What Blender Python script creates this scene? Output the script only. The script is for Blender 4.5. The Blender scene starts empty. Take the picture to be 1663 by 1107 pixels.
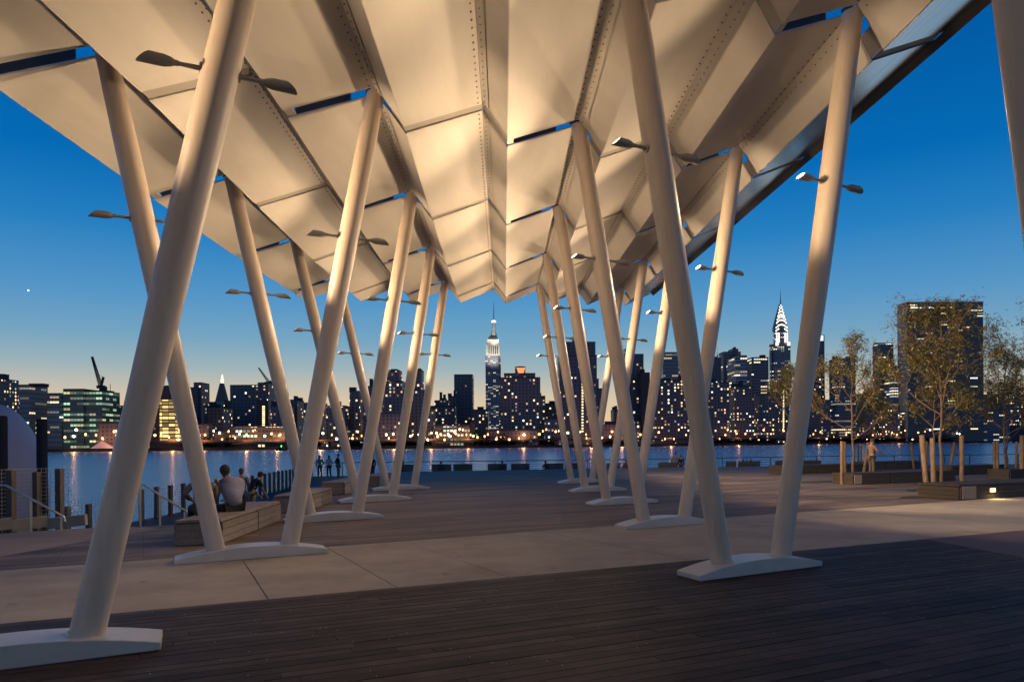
import bpy, bmesh, math, random
from mathutils import Vector, Matrix
R = math.radians
sc = bpy.context.scene

# ------------------------------------------------------------------ camera
FOC = 1200.0; W = 1663.0; H0 = 718.0; ROLL = 0.007; HC = 1.65
cam = bpy.data.cameras.new('camera'); cam_o = bpy.data.objects.new('camera', cam)
sc.collection.objects.link(cam_o); sc.camera = cam_o
cam.sensor_width = 36.0; cam.lens = 36.0 * FOC / W
cam.shift_y = (H0 - 553.5) / W
cam.clip_start = 0.05; cam.clip_end = 20000
cam_o.matrix_world = Matrix.Translation((0, 0, HC)) @ Matrix.Rotation(R(90), 4, 'X') @ Matrix.Rotation(-ROLL, 4, 'Z')

# ------------------------------------------------------------------ sky, sun, exposure
world = bpy.data.worlds.new('World'); sc.world = world; world.use_nodes = True
nt = world.node_tree; nt.nodes.clear()
def nd(t, ty, **kw):
    n = t.nodes.new(ty)
    for k, v in kw.items(): setattr(n, k, v)
    return n
out = nd(nt, 'ShaderNodeOutputWorld'); bg = nd(nt, 'ShaderNodeBackground')
tc = nd(nt, 'ShaderNodeTexCoord'); sep = nd(nt, 'ShaderNodeSeparateXYZ')
nt.links.new(tc.outputs['Generated'], sep.inputs[0])
asin = nd(nt, 'ShaderNodeMath', operation='ARCSINE'); nt.links.new(sep.outputs['Z'], asin.inputs[0])
div = nd(nt, 'ShaderNodeMath', operation='DIVIDE'); nt.links.new(asin.outputs[0], div.inputs[0]); div.inputs[1].default_value = R(90)
ramp = nd(nt, 'ShaderNodeValToRGB'); nt.links.new(div.outputs[0], ramp.inputs[0])
def lin(c): return tuple(((v / 255 / 12.92) if v <= 10 else ((v / 255 + .055) / 1.055) ** 2.4) for v in c) + (1,)
SKY = [(0.0, (226, 184, 138)), (0.020, (222, 190, 150)), (0.038, (204, 188, 162)), (0.062, (152, 172, 176)),
       (0.084, (114, 158, 184)), (0.115, (82, 144, 190)), (0.165, (34, 122, 184)), (0.213, (3, 102, 173)), (0.29, (0, 86, 156)), (0.6, (0, 48, 102)), (1.0, (0, 30, 68))]
el = ramp.color_ramp.elements
el[0].position = 0; el[0].color = lin(SKY[0][1]); el[1].position = 1; el[1].color = lin(SKY[-1][1])
for p, c in SKY[1:-1]:
    e = el.new(p); e.color = lin(c)
# the afterglow fades away from the place where the sun went down
dotn = nd(nt, 'ShaderNodeVectorMath', operation='DOT_PRODUCT'); nt.links.new(tc.outputs['Generated'], dotn.inputs[0])
dotn.inputs[1].default_value = (-0.03, 1.0, 0)
mr = nd(nt, 'ShaderNodeMapRange'); nt.links.new(dotn.outputs['Value'], mr.inputs[0])
mr.inputs[1].default_value = 0.2; mr.inputs[2].default_value = 1.0; mr.inputs[3].default_value = 0.45; mr.inputs[4].default_value = 1.0
ramp2 = nd(nt, 'ShaderNodeValToRGB'); nt.links.new(div.outputs[0], ramp2.inputs[0])
e2 = ramp2.color_ramp.elements
S2 = [(0.0, (140, 150, 158)), (0.05, (108, 146, 174)), (0.12, (58, 124, 178)), (0.20, (3, 98, 168)), (0.29, (0, 82, 150)), (0.6, (0, 46, 98)), (1.0, (0, 28, 64))]
e2[0].position = 0; e2[0].color = lin(S2[0][1]); e2[1].position = 1; e2[1].color = lin(S2[-1][1])
for p, c in S2[1:-1]:
    e = e2.new(p); e.color = lin(c)
mx = nd(nt, 'ShaderNodeMix', data_type='RGBA'); nt.links.new(mr.outputs[0], mx.inputs[0])
nt.links.new(ramp2.outputs[0], mx.inputs[6]); nt.links.new(ramp.outputs[0], mx.inputs[7])
sky = nd(nt, 'ShaderNodeTexSky', sky_type='NISHITA', sun_disc=False); sky.sun_elevation = R(-4); sky.sun_rotation = R(0)
bg2 = nd(nt, 'ShaderNodeBackground'); nt.links.new(sky.outputs[0], bg2.inputs[0]); bg2.inputs[1].default_value = 0.01
nt.links.new(mx.outputs[2], bg.inputs[0]); bg.inputs[1].default_value = 1.0
addn = nd(nt, 'ShaderNodeAddShader'); nt.links.new(bg.outputs[0], addn.inputs[0]); nt.links.new(bg2.outputs[0], addn.inputs[1])
nt.links.new(addn.outputs[0], out.inputs[0])
sun = bpy.data.lights.new('sun', 'SUN'); sun.energy = 0.02; sun.angle = R(12); sun.color = (1, .75, .5)
sun_o = bpy.data.objects.new('sun', sun); sc.collection.objects.link(sun_o); sun_o.rotation_euler = (R(-88), 0, R(0))
sc.view_settings.view_transform = 'Standard'; sc.view_settings.look = 'None'
sc.view_settings.gamma = 1; sc.view_settings.exposure = 0.15; sc.view_settings.use_curve_mapping = False
sc.cycles.use_denoising = True
sc.cycles.max_bounces = 6; sc.cycles.diffuse_bounces = 4; sc.cycles.glossy_bounces = 3
sc.cycles.sample_clamp_indirect = 4; sc.cycles.use_light_tree = True
try: sc.cycles.caustics_reflective = False
except Exception: pass
LAMP_W = 165.0     # watts of each uplight head on the pavilion legs
LAMP_COL = (1.0, .69, .40)

# ------------------------------------------------------------------ helpers
rng = random.Random(7)
def ray(px, py):
    x = px - 831.5; y = H0 - py
    return ((x * math.cos(ROLL) + y * math.sin(ROLL)) / FOC, (-x * math.sin(ROLL) + y * math.cos(ROLL)) / FOC)
def gnd(px, py, z=0.0):
    a, b = ray(px, py); Y = (z - HC) / b
    return Vector((a * Y, Y, z))
def at(px, py, Y):
    a, b = ray(px, py); return Vector((a * Y, Y, HC + b * Y))
def hz(px, py, Y): return at(px, py, Y).z

class MB:
    """collects shapes, links them as one mesh object"""
    def __init__(self): self.v = []; self.f = []; self.m = []
    def add(self, vs, fs, mi=0):
        o = len(self.v); self.v += [tuple(p) for p in vs]
        self.f += [tuple(i + o for i in f) for f in fs]; self.m += [mi] * len(fs)
    def box(self, c, s, rz=0.0, mi=0, M=None):
        hx, hy, hzz = s[0] / 2, s[1] / 2, s[2] / 2
        vs = [Vector((x, y, z)) for z in (-hzz, hzz) for x, y in ((-hx, -hy), (hx, -hy), (hx, hy), (-hx, hy))]
        T = (Matrix.Translation(c) @ Matrix.Rotation(rz, 4, 'Z')) if M is None else Matrix.Translation(c) @ M
        self.add([T @ v for v in vs], [(3, 2, 1, 0), (4, 5, 6, 7), (0, 1, 5, 4), (1, 2, 6, 5), (2, 3, 7, 6), (3, 0, 4, 7)], mi)
    def bar(self, a, b, w, h=None, mi=0, up=Vector((0, 0, 1))):
        a = Vector(a); b = Vector(b); h = h or w; d = (b - a).normalized()
        if abs(d.dot(up)) > .98: up = Vector((0, 1, 0))
        s = d.cross(up).normalized(); t = s.cross(d)
        vs = [p + s * x * w / 2 + t * y * h / 2 for p in (a, b) for x, y in ((-1, -1), (1, -1), (1, 1), (-1, 1))]
        self.add(vs, [(3, 2, 1, 0), (4, 5, 6, 7), (0, 1, 5, 4), (1, 2, 6, 5), (2, 3, 7, 6), (3, 0, 4, 7)], mi)
    def tube(self, pts, rad, n=8, mi=0, caps=True):
        pts = [Vector(p) for p in pts]
        if not isinstance(rad, (list, tuple)): rad = [rad] * len(pts)
        vs = []; fs = []
        ref = None
        for i, p in enumerate(pts):
            d = (pts[min(i + 1, len(pts) - 1)] - pts[max(i - 1, 0)]).normalized()
            if ref is None: ref = Vector((1, 0, 0)) if abs(d.x) < .8 else Vector((0, 1, 0))
            s = (ref - d * ref.dot(d)).normalized(); t = d.cross(s); ref = s
            for k in range(n):
                an = 2 * math.pi * k / n; vs.append(p + (s * math.cos(an) + t * math.sin(an)) * rad[i])
        for i in range(len(pts) - 1):
            for k in range(n):
                a = i * n + k; b = i * n + (k + 1) % n; fs.append((a, b, b + n, a + n))
        if caps: fs.append(tuple(range(n))[::-1]); fs.append(tuple(range((len(pts) - 1) * n, len(pts) * n)))
        self.add(vs, fs, mi)
    def prism(self, poly, z0, z1, mi=0):
        n = len(poly); vs = [(p[0], p[1], z0) for p in poly] + [(p[0], p[1], z1) for p in poly]
        fs = [tuple(range(n))[::-1], tuple(range(n, 2 * n))] + [(i, (i + 1) % n, (i + 1) % n + n, i + n) for i in range(n)]
        self.add(vs, fs, mi)
    def slab(self, q, t, mi=0):
        """quad q (4 points) thickened upward by t"""
        vs = [Vector(p) for p in q] + [Vector(p) + Vector((0, 0, t)) for p in q]
        self.add(vs, [(3, 2, 1, 0), (4, 5, 6, 7), (0, 1, 5, 4), (1, 2, 6, 5), (2, 3, 7, 6), (3, 0, 4, 7)], mi)
    def ball(self, c, r, mi=0, seg=10, rings=6, sc_=(1, 1, 1)):
        vs = []; fs = []
        for i in range(rings + 1):
            th = math.pi * i / rings
            for k in range(seg):
                ph = 2 * math.pi * k / seg
                vs.append((c[0] + r * sc_[0] * math.sin(th) * math.cos(ph), c[1] + r * sc_[1] * math.sin(th) * math.sin(ph), c[2] + r * sc_[2] * math.cos(th)))
        for i in range(rings):
            for k in range(seg):
                a = i * seg + k; b = i * seg + (k + 1) % seg; fs.append((a, a + seg, b + seg, b))
        self.add(vs, fs, mi)
    def build(self, name, mats, parent=None, smooth=False, origin=None):
        me = bpy.data.meshes.new(name)
        vs = self.v
        o = Vector(origin) if origin is not None else Vector((0, 0, 0))
        if parent is not None and origin is None:
            o = Vector((0, 0, 0)); q = parent
            while q is not None: o = o + q.location; q = q.parent
        if o.length > 0: vs = [tuple(Vector(v) - o) for v in vs]
        me.from_pydata(vs, [], self.f)
        if not isinstance(mats, (list, tuple)): mats = [mats]
        for m in mats: me.materials.append(m)
        for p, mi in zip(me.polygons, self.m): p.material_index = mi
        me.update()
        bm = bmesh.new(); bm.from_mesh(me); bmesh.ops.recalc_face_normals(bm, faces=bm.faces); bm.to_mesh(me); bm.free()
        if smooth:
            for p in me.polygons: p.use_smooth = True
            me.update()
            try: me.set_sharp_from_angle(angle=R(38))
            except Exception: pass
        ob = bpy.data.objects.new(name, me); sc.collection.objects.link(ob)
        if parent is not None: ob.parent = parent; ob.location = (0, 0, 0)
        elif origin is not None: ob.location = o
        return ob
def tag(o, label=None, cat=None, group=None, kind=None):
    if label: o['label'] = label
    if cat: o['category'] = cat
    if group: o['group'] = group
    if kind: o['kind'] = kind
    return o
def thing(name, loc, label, cat, group=None, rz=0.0):
    o = bpy.data.objects.new(name, None); sc.collection.objects.link(o); o.location = Vector(loc); o.rotation_euler = (0, 0, rz)
    o.empty_display_size = .2
    return tag(o, label, cat, group)
def copy_tree(o, parent=None):
    c = o.copy(); sc.collection.objects.link(c)
    if parent is not None: c.parent = parent
    for ch in list(o.children): copy_tree(ch, c)
    return c

# ------------------------------------------------------------------ materials
def mat(name, col, rough=.6, metal=0.0, spec=None, noise=None, bump=None, emis=None, island=None):
    m = bpy.data.materials.new(name); m.use_nodes = True; t = m.node_tree; b = t.nodes['Principled BSDF']
    b.inputs['Base Color'].default_value = (*col, 1); b.inputs['Roughness'].default_value = rough; b.inputs['Metallic'].default_value = metal
    if spec is not None: b.inputs['Specular IOR Level'].default_value = spec
    c = nd(t, 'ShaderNodeTexCoord')
    colsock = None
    if noise:      # (scale, amount, stretch)
        s, amt, st = noise
        mp = nd(t, 'ShaderNodeMapping'); t.links.new(c.outputs['Object'], mp.inputs[0]); mp.inputs['Scale'].default_value = st
        n = nd(t, 'ShaderNodeTexNoise'); t.links.new(mp.outputs[0], n.inputs[0]); n.inputs['Scale'].default_value = s; n.inputs['Detail'].default_value = 6; n.inputs['Roughness'].default_value = .65
        r = nd(t, 'ShaderNodeMapRange'); t.links.new(n.outputs[0], r.inputs[0]); r.inputs[1].default_value = .3; r.inputs[2].default_value = .7; r.inputs[3].default_value = 1 - amt; r.inputs[4].default_value = 1 + amt * .5
        mm = nd(t, 'ShaderNodeMix', data_type='RGBA', blend_type='MULTIPLY'); mm.inputs[0].default_value = 1; mm.inputs[6].default_value = (*col, 1)
        t.links.new(r.outputs[0], mm.inputs[7]); colsock = mm.outputs[2]
    if island:
        g = nd(t, 'ShaderNodeNewGeometry'); r2 = nd(t, 'ShaderNodeMapRange'); t.links.new(g.outputs['Random Per Island'], r2.inputs[0]); r2.inputs[3].default_value = 1 - island; r2.inputs[4].default_value = 1 + island
        m2 = nd(t, 'ShaderNodeMix', data_type='RGBA', blend_type='MULTIPLY'); m2.inputs[0].default_value = 1; m2.inputs[6].default_value = (*col, 1)
        if colsock: t.links.new(colsock, m2.inputs[6])
        t.links.new(r2.outputs[0], m2.inputs[7]); colsock = m2.outputs[2]
    if colsock: t.links.new(colsock, b.inputs['Base Color'])
    if bump:       # (scale, strength, stretch)
        mp = nd(t, 'ShaderNodeMapping'); t.links.new(c.outputs['Object'], mp.inputs[0]); mp.inputs['Scale'].default_value = bump[2] if len(bump) > 2 else (1, 1, 1)
        n = nd(t, 'ShaderNodeTexNoise'); t.links.new(mp.outputs[0], n.inputs[0]); n.inputs['Scale'].default_value = bump[0]; n.inputs['Detail'].default_value = 5
        bp = nd(t, 'ShaderNodeBump'); bp.inputs['Strength'].default_value = bump[1]; t.links.new(n.outputs[0], bp.inputs['Height']); t.links.new(bp.outputs[0], b.inputs['Normal'])
    if emis:
        b.inputs['Emission Color'].default_value = (*emis[0], 1); b.inputs['Emission Strength'].default_value = emis[1]
        try: m.cycles.emission_sampling = 'NONE'
        except Exception: pass
    return m
M_roof = mat('roof_paint', (.68, .64, .585), .55, noise=(.9, .09, (3, .5, 1)), bump=(7, .02))
M_roof2 = mat('fold_paint', (.64, .60, .55), .5, noise=(1.2, .14, (.6, .6, 1)))
M_cover_shade = mat('cover_shade', (.40, .37, .335), .6)  # shade in the closed joints is put into this darker roof colour
M_skytint = mat('sky_tint_metal', (.46, .56, .70), .16, 1.0, noise=(1.5, .25, (8, .4, 1)), bump=(3, .12, (3, .3, 1)))  # blue sky light on the outer panel is put into its metal tint
M_leg = mat('leg_paint', (.70, .585, .475), .42, noise=(5, .16, (1.6, 1.6, .12)), bump=(40, .05))
M_plinth = mat('plinth_paint', (.72, .64, .56), .32, noise=(3, .12, (1, 1, 1)))
M_bolt = mat('bolt_steel', (.24, .19, .15), .5, .4)
M_darksteel = mat('dark_steel', (.045, .045, .05), .55, .3)
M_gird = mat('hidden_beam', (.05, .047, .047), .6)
M_lamp = mat('lamp_housing', (.42, .38, .33), .45, .2)
M_lens = mat('lamp_lens', (1, .9, .7), .3, emis=((1, .80, .52), 14))
M_steel = mat('handrail_steel', (.62, .58, .5), .3, .9)
M_wood = mat('weathered_wood', (.25, .205, .175), .7, noise=(4, .35, (6, 1, 6)), island=.18, bump=(25, .2, (1, 6, 6)))
M_post = mat('fence_wood', (.11, .088, .075), .75, noise=(6, .45, (6, 6, 1)), bump=(25, .3, (6, 6, 1)))
M_darkwood = mat('dark_wood', (.045, .036, .032), .7, noise=(5, .4, (1, 5, 5)), island=.2)
M_deck = mat('deck_boards', (.068, .046, .035), .6, spec=.16, noise=(2.2, .55, (1, 1.6, 1)), island=.5, bump=(14, .35, (1, 3, 1)))
M_under = mat('deck_gap', (.006, .005, .005), .9)
M_conc = mat('concrete', (.45, .395, .325), .8, spec=.15, noise=(.9, .26, (1, 1, 1)), bump=(45, .15))
def spots_on(m, scale, thr, dark):
    t = m.node_tree; b = t.nodes['Principled BSDF']; src = b.inputs['Base Color'].links[0].from_socket
    c = nd(t, 'ShaderNodeTexCoord'); v = nd(t, 'ShaderNodeTexVoronoi'); t.links.new(c.outputs['Object'], v.inputs[0]); v.inputs['Scale'].default_value = scale
    n = nd(t, 'ShaderNodeTexNoise'); t.links.new(c.outputs['Object'], n.inputs[0]); n.inputs['Scale'].default_value = scale * .5
    a = nd(t, 'ShaderNodeMath', operation='MULTIPLY'); t.links.new(n.outputs[0], a.inputs[0]); a.inputs[1].default_value = thr
    mr_ = nd(t, 'ShaderNodeMapRange'); t.links.new(v.outputs['Distance'], mr_.inputs[0]); t.links.new(a.outputs[0], mr_.inputs[1]); mr_.inputs[2].default_value = thr * 1.15; mr_.inputs[3].default_value = dark; mr_.inputs[4].default_value = 1
    mm = nd(t, 'ShaderNodeMix', data_type='RGBA', blend_type='MULTIPLY'); mm.inputs[0].default_value = 1; t.links.new(src, mm.inputs[6]); t.links.new(mr_.outputs[0], mm.inputs[7]); t.links.new(mm.outputs[2], b.inputs['Base Color'])
spots_on(M_conc, 1.6, .09, .72); spots_on(M_conc, 5.5, .07, .78)
M_conc2 = mat('ramp_concrete', (.26, .20, .155), .75, noise=(.8, .25, (1, 1, 1)), bump=(40, .1))
M_conc3 = mat('red_paving', (.15, .105, .10), .75, noise=(.8, .25, (1, 1, 1)), bump=(40, .1))
M_curb = mat('curb_concrete', (.30, .27, .23), .8, noise=(2, .25, (1, 1, 1)))
M_bark = mat('bark', (.17, .115, .075), .85, noise=(9, .4, (1, 1, .3)), bump=(30, .5, (1, 1, .3)))
M_stake = mat('stake_wood', (.22, .15, .10), .85, noise=(9, .5, (1, 1, .4)), bump=(25, .6, (1, 1, .5)))
M_leaf = mat('leaves', (.225, .205, .078), .7, island=.55)
M_leaf2 = mat('fresh_leaves', (.15, .18, .03), .6, island=.3)
M_soil = mat('soil', (.05, .038, .03), .95, noise=(6, .5, (1, 1, 1)), bump=(18, .6))
M_skin = mat('skin', (.36, .21, .15), .55)
M_shell = mat('shell_paint', (.40, .36, .42), .5, noise=(.6, .15, (1, 1, .4)))
M_pile = mat('black_pile', (.008, .008, .010), .8)
M_shore = mat('shore_ground', (.02, .017, .016), .9)
M_dfol = mat('shore_foliage', (.012, .012, .008), .9, island=.5)

def plank_mat(name, col, ang, w=.14, L=3.2, rough=.6, gap=.05):
    m = bpy.data.materials.new(name); m.use_nodes = True; t = m.node_tree; b = t.nodes['Principled BSDF']
    c = nd(t, 'ShaderNodeTexCoord'); mp = nd(t, 'ShaderNodeMapping'); t.links.new(c.outputs['Object'], mp.inputs[0]); mp.inputs['Rotation'].default_value = (0, 0, -ang)
    br = nd(t, 'ShaderNodeTexBrick'); t.links.new(mp.outputs[0], br.inputs[0]); br.inputs['Scale'].default_value = 1; br.inputs['Brick Width'].default_value = L; br.inputs['Row Height'].default_value = w
    br.inputs['Mortar Size'].default_value = .006; br.inputs['Mortar Smooth'].default_value = .3; br.offset = .37; br.inputs['Bias'].default_value = 0
    br.inputs['Color1'].default_value = (*[x * .72 for x in col], 1); br.inputs['Color2'].default_value = (*[x * 1.28 for x in col], 1); br.inputs['Mortar'].default_value = (*[x * .2 for x in col], 1)
    n = nd(t, 'ShaderNodeTexNoise'); mp2 = nd(t, 'ShaderNodeMapping'); t.links.new(mp.outputs[0], mp2.inputs[0]); mp2.inputs['Scale'].default_value = (.25, 1.2, 1); t.links.new(mp2.outputs[0], n.inputs[0]); n.inputs['Scale'].default_value = 1.2; n.inputs['Detail'].default_value = 7
    r = nd(t, 'ShaderNodeMapRange'); t.links.new(n.outputs[0], r.inputs[0]); r.inputs[1].default_value = .3; r.inputs[2].default_value = .7; r.inputs[3].default_value = .6; r.inputs[4].default_value = 1.4
    mm = nd(t, 'ShaderNodeMix', data_type='RGBA', blend_type='MULTIPLY'); mm.inputs[0].default_value = 1; t.links.new(br.outputs[0], mm.inputs[6]); t.links.new(r.outputs[0], mm.inputs[7])
    t.links.new(mm.outputs[2], b.inputs['Base Color']); b.inputs['Roughness'].default_value = rough; b.inputs['Specular IOR Level'].default_value = .12
    bp = nd(t, 'ShaderNodeBump'); bp.inputs['Strength'].default_value = .3; bp.inputs['Distance'].default_value = .01; t.links.new(br.outputs['Fac'], bp.inputs['Height']); bp.invert = True; t.links.new(bp.outputs[0], b.inputs['Normal'])
    return m
M_plaza = plank_mat('plaza_boards', (.165, .132, .112), math.atan(.5), .16, 3.0, .62)
M_prom = plank_mat('promenade_boards', (.06, .055, .06), math.atan(.5), .15, 3.0, .6)

def facade(name, wall, lit, cw=4.5, ch=3.6, frac=.2, wx=.55, wy=.5, strength=1.6, glass=(.02, .028, .04), rough=.5, floors=.8, cool=(.9, 1, .95), coolmix=.2, run=1):
    m = bpy.data.materials.new(name); m.use_nodes = True; t = m.node_tree; b = t.nodes['Principled BSDF']; L = t.links.new
    def mth(op, a, bb=None, cc=None):
        n = nd(t, 'ShaderNodeMath', operation=op)
        for i, x in enumerate((a, bb, cc)):
            if x is None: continue
            if isinstance(x, (int, float)): n.inputs[i].default_value = x
            else: L(x, n.inputs[i])
        return n.outputs[0]
    c = nd(t, 'ShaderNodeTexCoord'); s = nd(t, 'ShaderNodeSeparateXYZ'); L(c.outputs['Object'], s.inputs[0])
    oi = nd(t, 'ShaderNodeObjectInfo'); g = nd(t, 'ShaderNodeNewGeometry'); sn = nd(t, 'ShaderNodeSeparateXYZ'); L(g.outputs['Normal'], sn.inputs[0])
    u = mth('DIVIDE', mth('ADD', mth('ADD', s.outputs[0], s.outputs[1]), 500.3), cw); v = mth('DIVIDE', mth('ADD', s.outputs[2], .4), ch)
    fu = mth('FLOOR', u); fv = mth('FLOOR', v); ru = mth('FRACT', u); rv = mth('FRACT', v)
    cb = nd(t, 'ShaderNodeCombineXYZ'); L(mth('FLOOR', mth('DIVIDE', fu, run)), cb.inputs[0]); L(fv, cb.inputs[1]); L(mth('MULTIPLY', oi.outputs['Random'], 173.0), cb.inputs[2])
    wn = nd(t, 'ShaderNodeTexWhiteNoise', noise_dimensions='3D'); L(cb.outputs[0], wn.inputs[0])
    cb2 = nd(t, 'ShaderNodeCombineXYZ'); L(fv, cb2.inputs[1]); L(mth('MULTIPLY', oi.outputs['Random'], 57.0), cb2.inputs[2])
    wf = nd(t, 'ShaderNodeTexWhiteNoise', noise_dimensions='3D'); L(cb2.outputs[0], wf.inputs[0])
    nz = nd(t, 'ShaderNodeTexNoise'); sc_ = nd(t, 'ShaderNodeVectorMath', operation='SCALE'); L(cb.outputs[0], sc_.inputs[0]); sc_.inputs['Scale'].default_value = .23; L(sc_.outputs[0], nz.inputs[0]); nz.inputs['Scale'].default_value = 1
    thr = mth('MULTIPLY', mth('MULTIPLY', frac, mth('ADD', 1 - floors / 2, mth('MULTIPLY', wf.outputs['Value'], floors))), mth('MULTIPLY', mth('POWER', nz.outputs[0], 1.5), 2.8))
    on = mth('LESS_THAN', wn.outputs['Value'], thr)
    inx = mth('LESS_THAN', mth('ABSOLUTE', mth('SUBTRACT', ru, .5)), wx / 2); iny = mth('LESS_THAN', mth('ABSOLUTE', mth('SUBTRACT', rv, .5)), wy / 2)
    wall_f = mth('LESS_THAN', mth('ABSOLUTE', sn.outputs[2]), .5)
    win = mth('MULTIPLY', mth('MULTIPLY', inx, iny), wall_f); e = mth('MULTIPLY', win, on)
    sp = nd(t, 'ShaderNodeSeparateColor'); L(wn.outputs['Color'], sp.inputs[0])
    st = mth('MULTIPLY', e, mth('MULTIPLY', strength * .8, mth('ADD', .14, mth('MULTIPLY', mth('POWER', sp.outputs[1], 2.2), 1.7))))
    mc = nd(t, 'ShaderNodeMix', data_type='RGBA'); L(mth('LESS_THAN', sp.outputs[2], coolmix), mc.inputs[0]); mc.inputs[6].default_value = (*lit, 1); mc.inputs[7].default_value = (*cool, 1)
    L(mc.outputs[2], b.inputs['Emission Color']); L(st, b.inputs['Emission Strength'])
    mw = nd(t, 'ShaderNodeMix', data_type='RGBA'); L(win, mw.inputs[0]); mw.inputs[6].default_value = (*wall, 1); mw.inputs[7].default_value = (*glass, 1)
    L(mw.outputs[2], b.inputs['Base Color']); b.inputs['Roughness'].default_value = rough
    try: m.cycles.emission_sampling = 'NONE'
    except Exception: pass
    return m
WARM = (1.0, .66, .33)
F = {
 'apt':   facade('brown_apartment_facade', (.125, .105, .125), WARM, 3.3, 3.1, 0.162, .42, .5, 2.1, floors=.4),
 'dark':  facade('dark_apartment_facade', (.085, .085, .115), WARM, 3.6, 3.4, 0.101, .42, .45, 2.1, floors=.6),
 'dense': facade('busy_apartment_facade', (.12, .105, .125), WARM, 3.3, 3.1, 0.257, .42, .5, 2.1, floors=.4),
 'glass': facade('blue_glass_facade', (.10, .14, .18), (1, .76, .42), 2.4, 3.9, 0.360, .85, .36, 1.1, glass=(.03, .055, .08), rough=.3, floors=1.8, run=3),
 'green': facade('green_glass_facade', (.05, .09, .09), (.62, 1.0, .62), 2.6, 4.2, 0.924, .86, .40, .62, glass=(.03, .07, .07), rough=.3, floors=1.0, cool=(1, .95, .5), coolmix=.3, run=2),
 'gold':  facade('golden_lit_facade', (.02, .015, .01), (1.0, .66, .22), 5.2, 2.95, 60, .93, .66, 1.35, coolmix=0),
 'office': facade('office_facade', (.12, .12, .15), (1, .76, .42), 2.8, 3.8, 0.304, .8, .38, 1.5, floors=1.8, run=3),
 'pale':  facade('pale_office_facade', (.26, .27, .32), (1, .8, .5), 2.8, 4.0, 0.330, .8, .42, 1.5, floors=1.7, run=4),
 'un':    facade('secretariat_facade', (.035, .05, .065), (1, .80, .44), 2.6, 3.9, 0.075, .9, .38, 1.4, glass=(.018, .036, .055), rough=.35, floors=1.9, run=4),
 'stone': facade('stone_tower_facade', (.20, .20, .25), (1, .84, .56), 4.0, 4.4, 0.195, .55, .5, 1.5, floors=1.8, run=2),
 'shop':  facade('lit_podium_facade', (.10, .09, .09), (1, .76, .44), 3.0, 3.9, .42, .7, .45, 1.3, cool=(.7, 1, .72), coolmix=.3, run=2),
 'blank': mat('blank_wall', (.055, .045, .05), .8, noise=(.1, .2, (1, 1, 1))),
 'marble': mat('pale_marble', (.55, .52, .58), .6, noise=(.05, .15, (1, 1, 1))),
}
M_mech = mat('rooftop_plant', (.04, .04, .05), .8)
M_white = mat('floodlit_stone', (.62, .58, .5), .7)

# ================================================================== THE SETTING
def structure(name, mb, m, **k):
    o = mb.build(name, m, **k); o['kind'] = 'structure'; return o
Z_W = -3.0; Z_P = -.9
# water: one sheet to the horizon
mw = bpy.data.materials.new('river_water'); mw.use_nodes = True; t = mw.node_tree; b = t.nodes['Principled BSDF']
b.inputs['Base Color'].default_value = (.03, .17, .33, 1); b.inputs['Roughness'].default_value = .27; b.inputs['IOR'].default_value = 1.9; b.inputs['Specular IOR Level'].default_value = .9
c = nd(t, 'ShaderNodeTexCoord'); mp = nd(t, 'ShaderNodeMapping'); t.links.new(c.outputs['Object'], mp.inputs[0]); mp.inputs['Scale'].default_value = (.35, 1, 1)
n1 = nd(t, 'ShaderNodeTexNoise'); t.links.new(mp.outputs[0], n1.inputs[0]); n1.inputs['Scale'].default_value = .55; n1.inputs['Detail'].default_value = 3; n1.inputs['Roughness'].default_value = .6
mp3 = nd(t, 'ShaderNodeMapping'); t.links.new(c.outputs['Object'], mp3.inputs[0]); mp3.inputs['Scale'].default_value = (.02, .06, 1)
n2 = nd(t, 'ShaderNodeTexNoise'); t.links.new(mp3.outputs[0], n2.inputs[0]); n2.inputs['Scale'].default_value = 1; n2.inputs['Detail'].default_value = 5
ml = nd(t, 'ShaderNodeMath', operation='MULTIPLY'); t.links.new(n1.outputs[0], ml.inputs[0]); t.links.new(n2.outputs[0], ml.inputs[1])
bp = nd(t, 'ShaderNodeBump'); bp.inputs['Strength'].default_value = 1.0; bp.inputs['Distance'].default_value = .17; t.links.new(ml.outputs[0], bp.inputs['Height']); t.links.new(bp.outputs[0], b.inputs['Normal'])
w = MB(); w.add([(-9000, -60, Z_W), (9000, -60, Z_W), (9000, 9000, Z_W), (-9000, 9000, Z_W)], [(0, 1, 2, 3)])
structure('river', w, mw)

L1 = lambda x: 9.086 + .4646 * x      # edge between the near deck and the concrete
L2 = lambda x: 13.43 + .536 * x       # edge between the concrete and the far boards
pl = [(-20, L2(-20) ), (60, L2(60)), (60, 50.5), (12, 47), (0, 44.3), (-6.3, 42.5), (-6.3, 15.3), (-7.6, 14.95), (-8.8, 14.65), (-9.7, 13.85), (-20, 13.4)]
m_ = MB(); m_.prism(pl, -3.3, 0.0); structure('plaza', m_, M_plaza)
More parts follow.
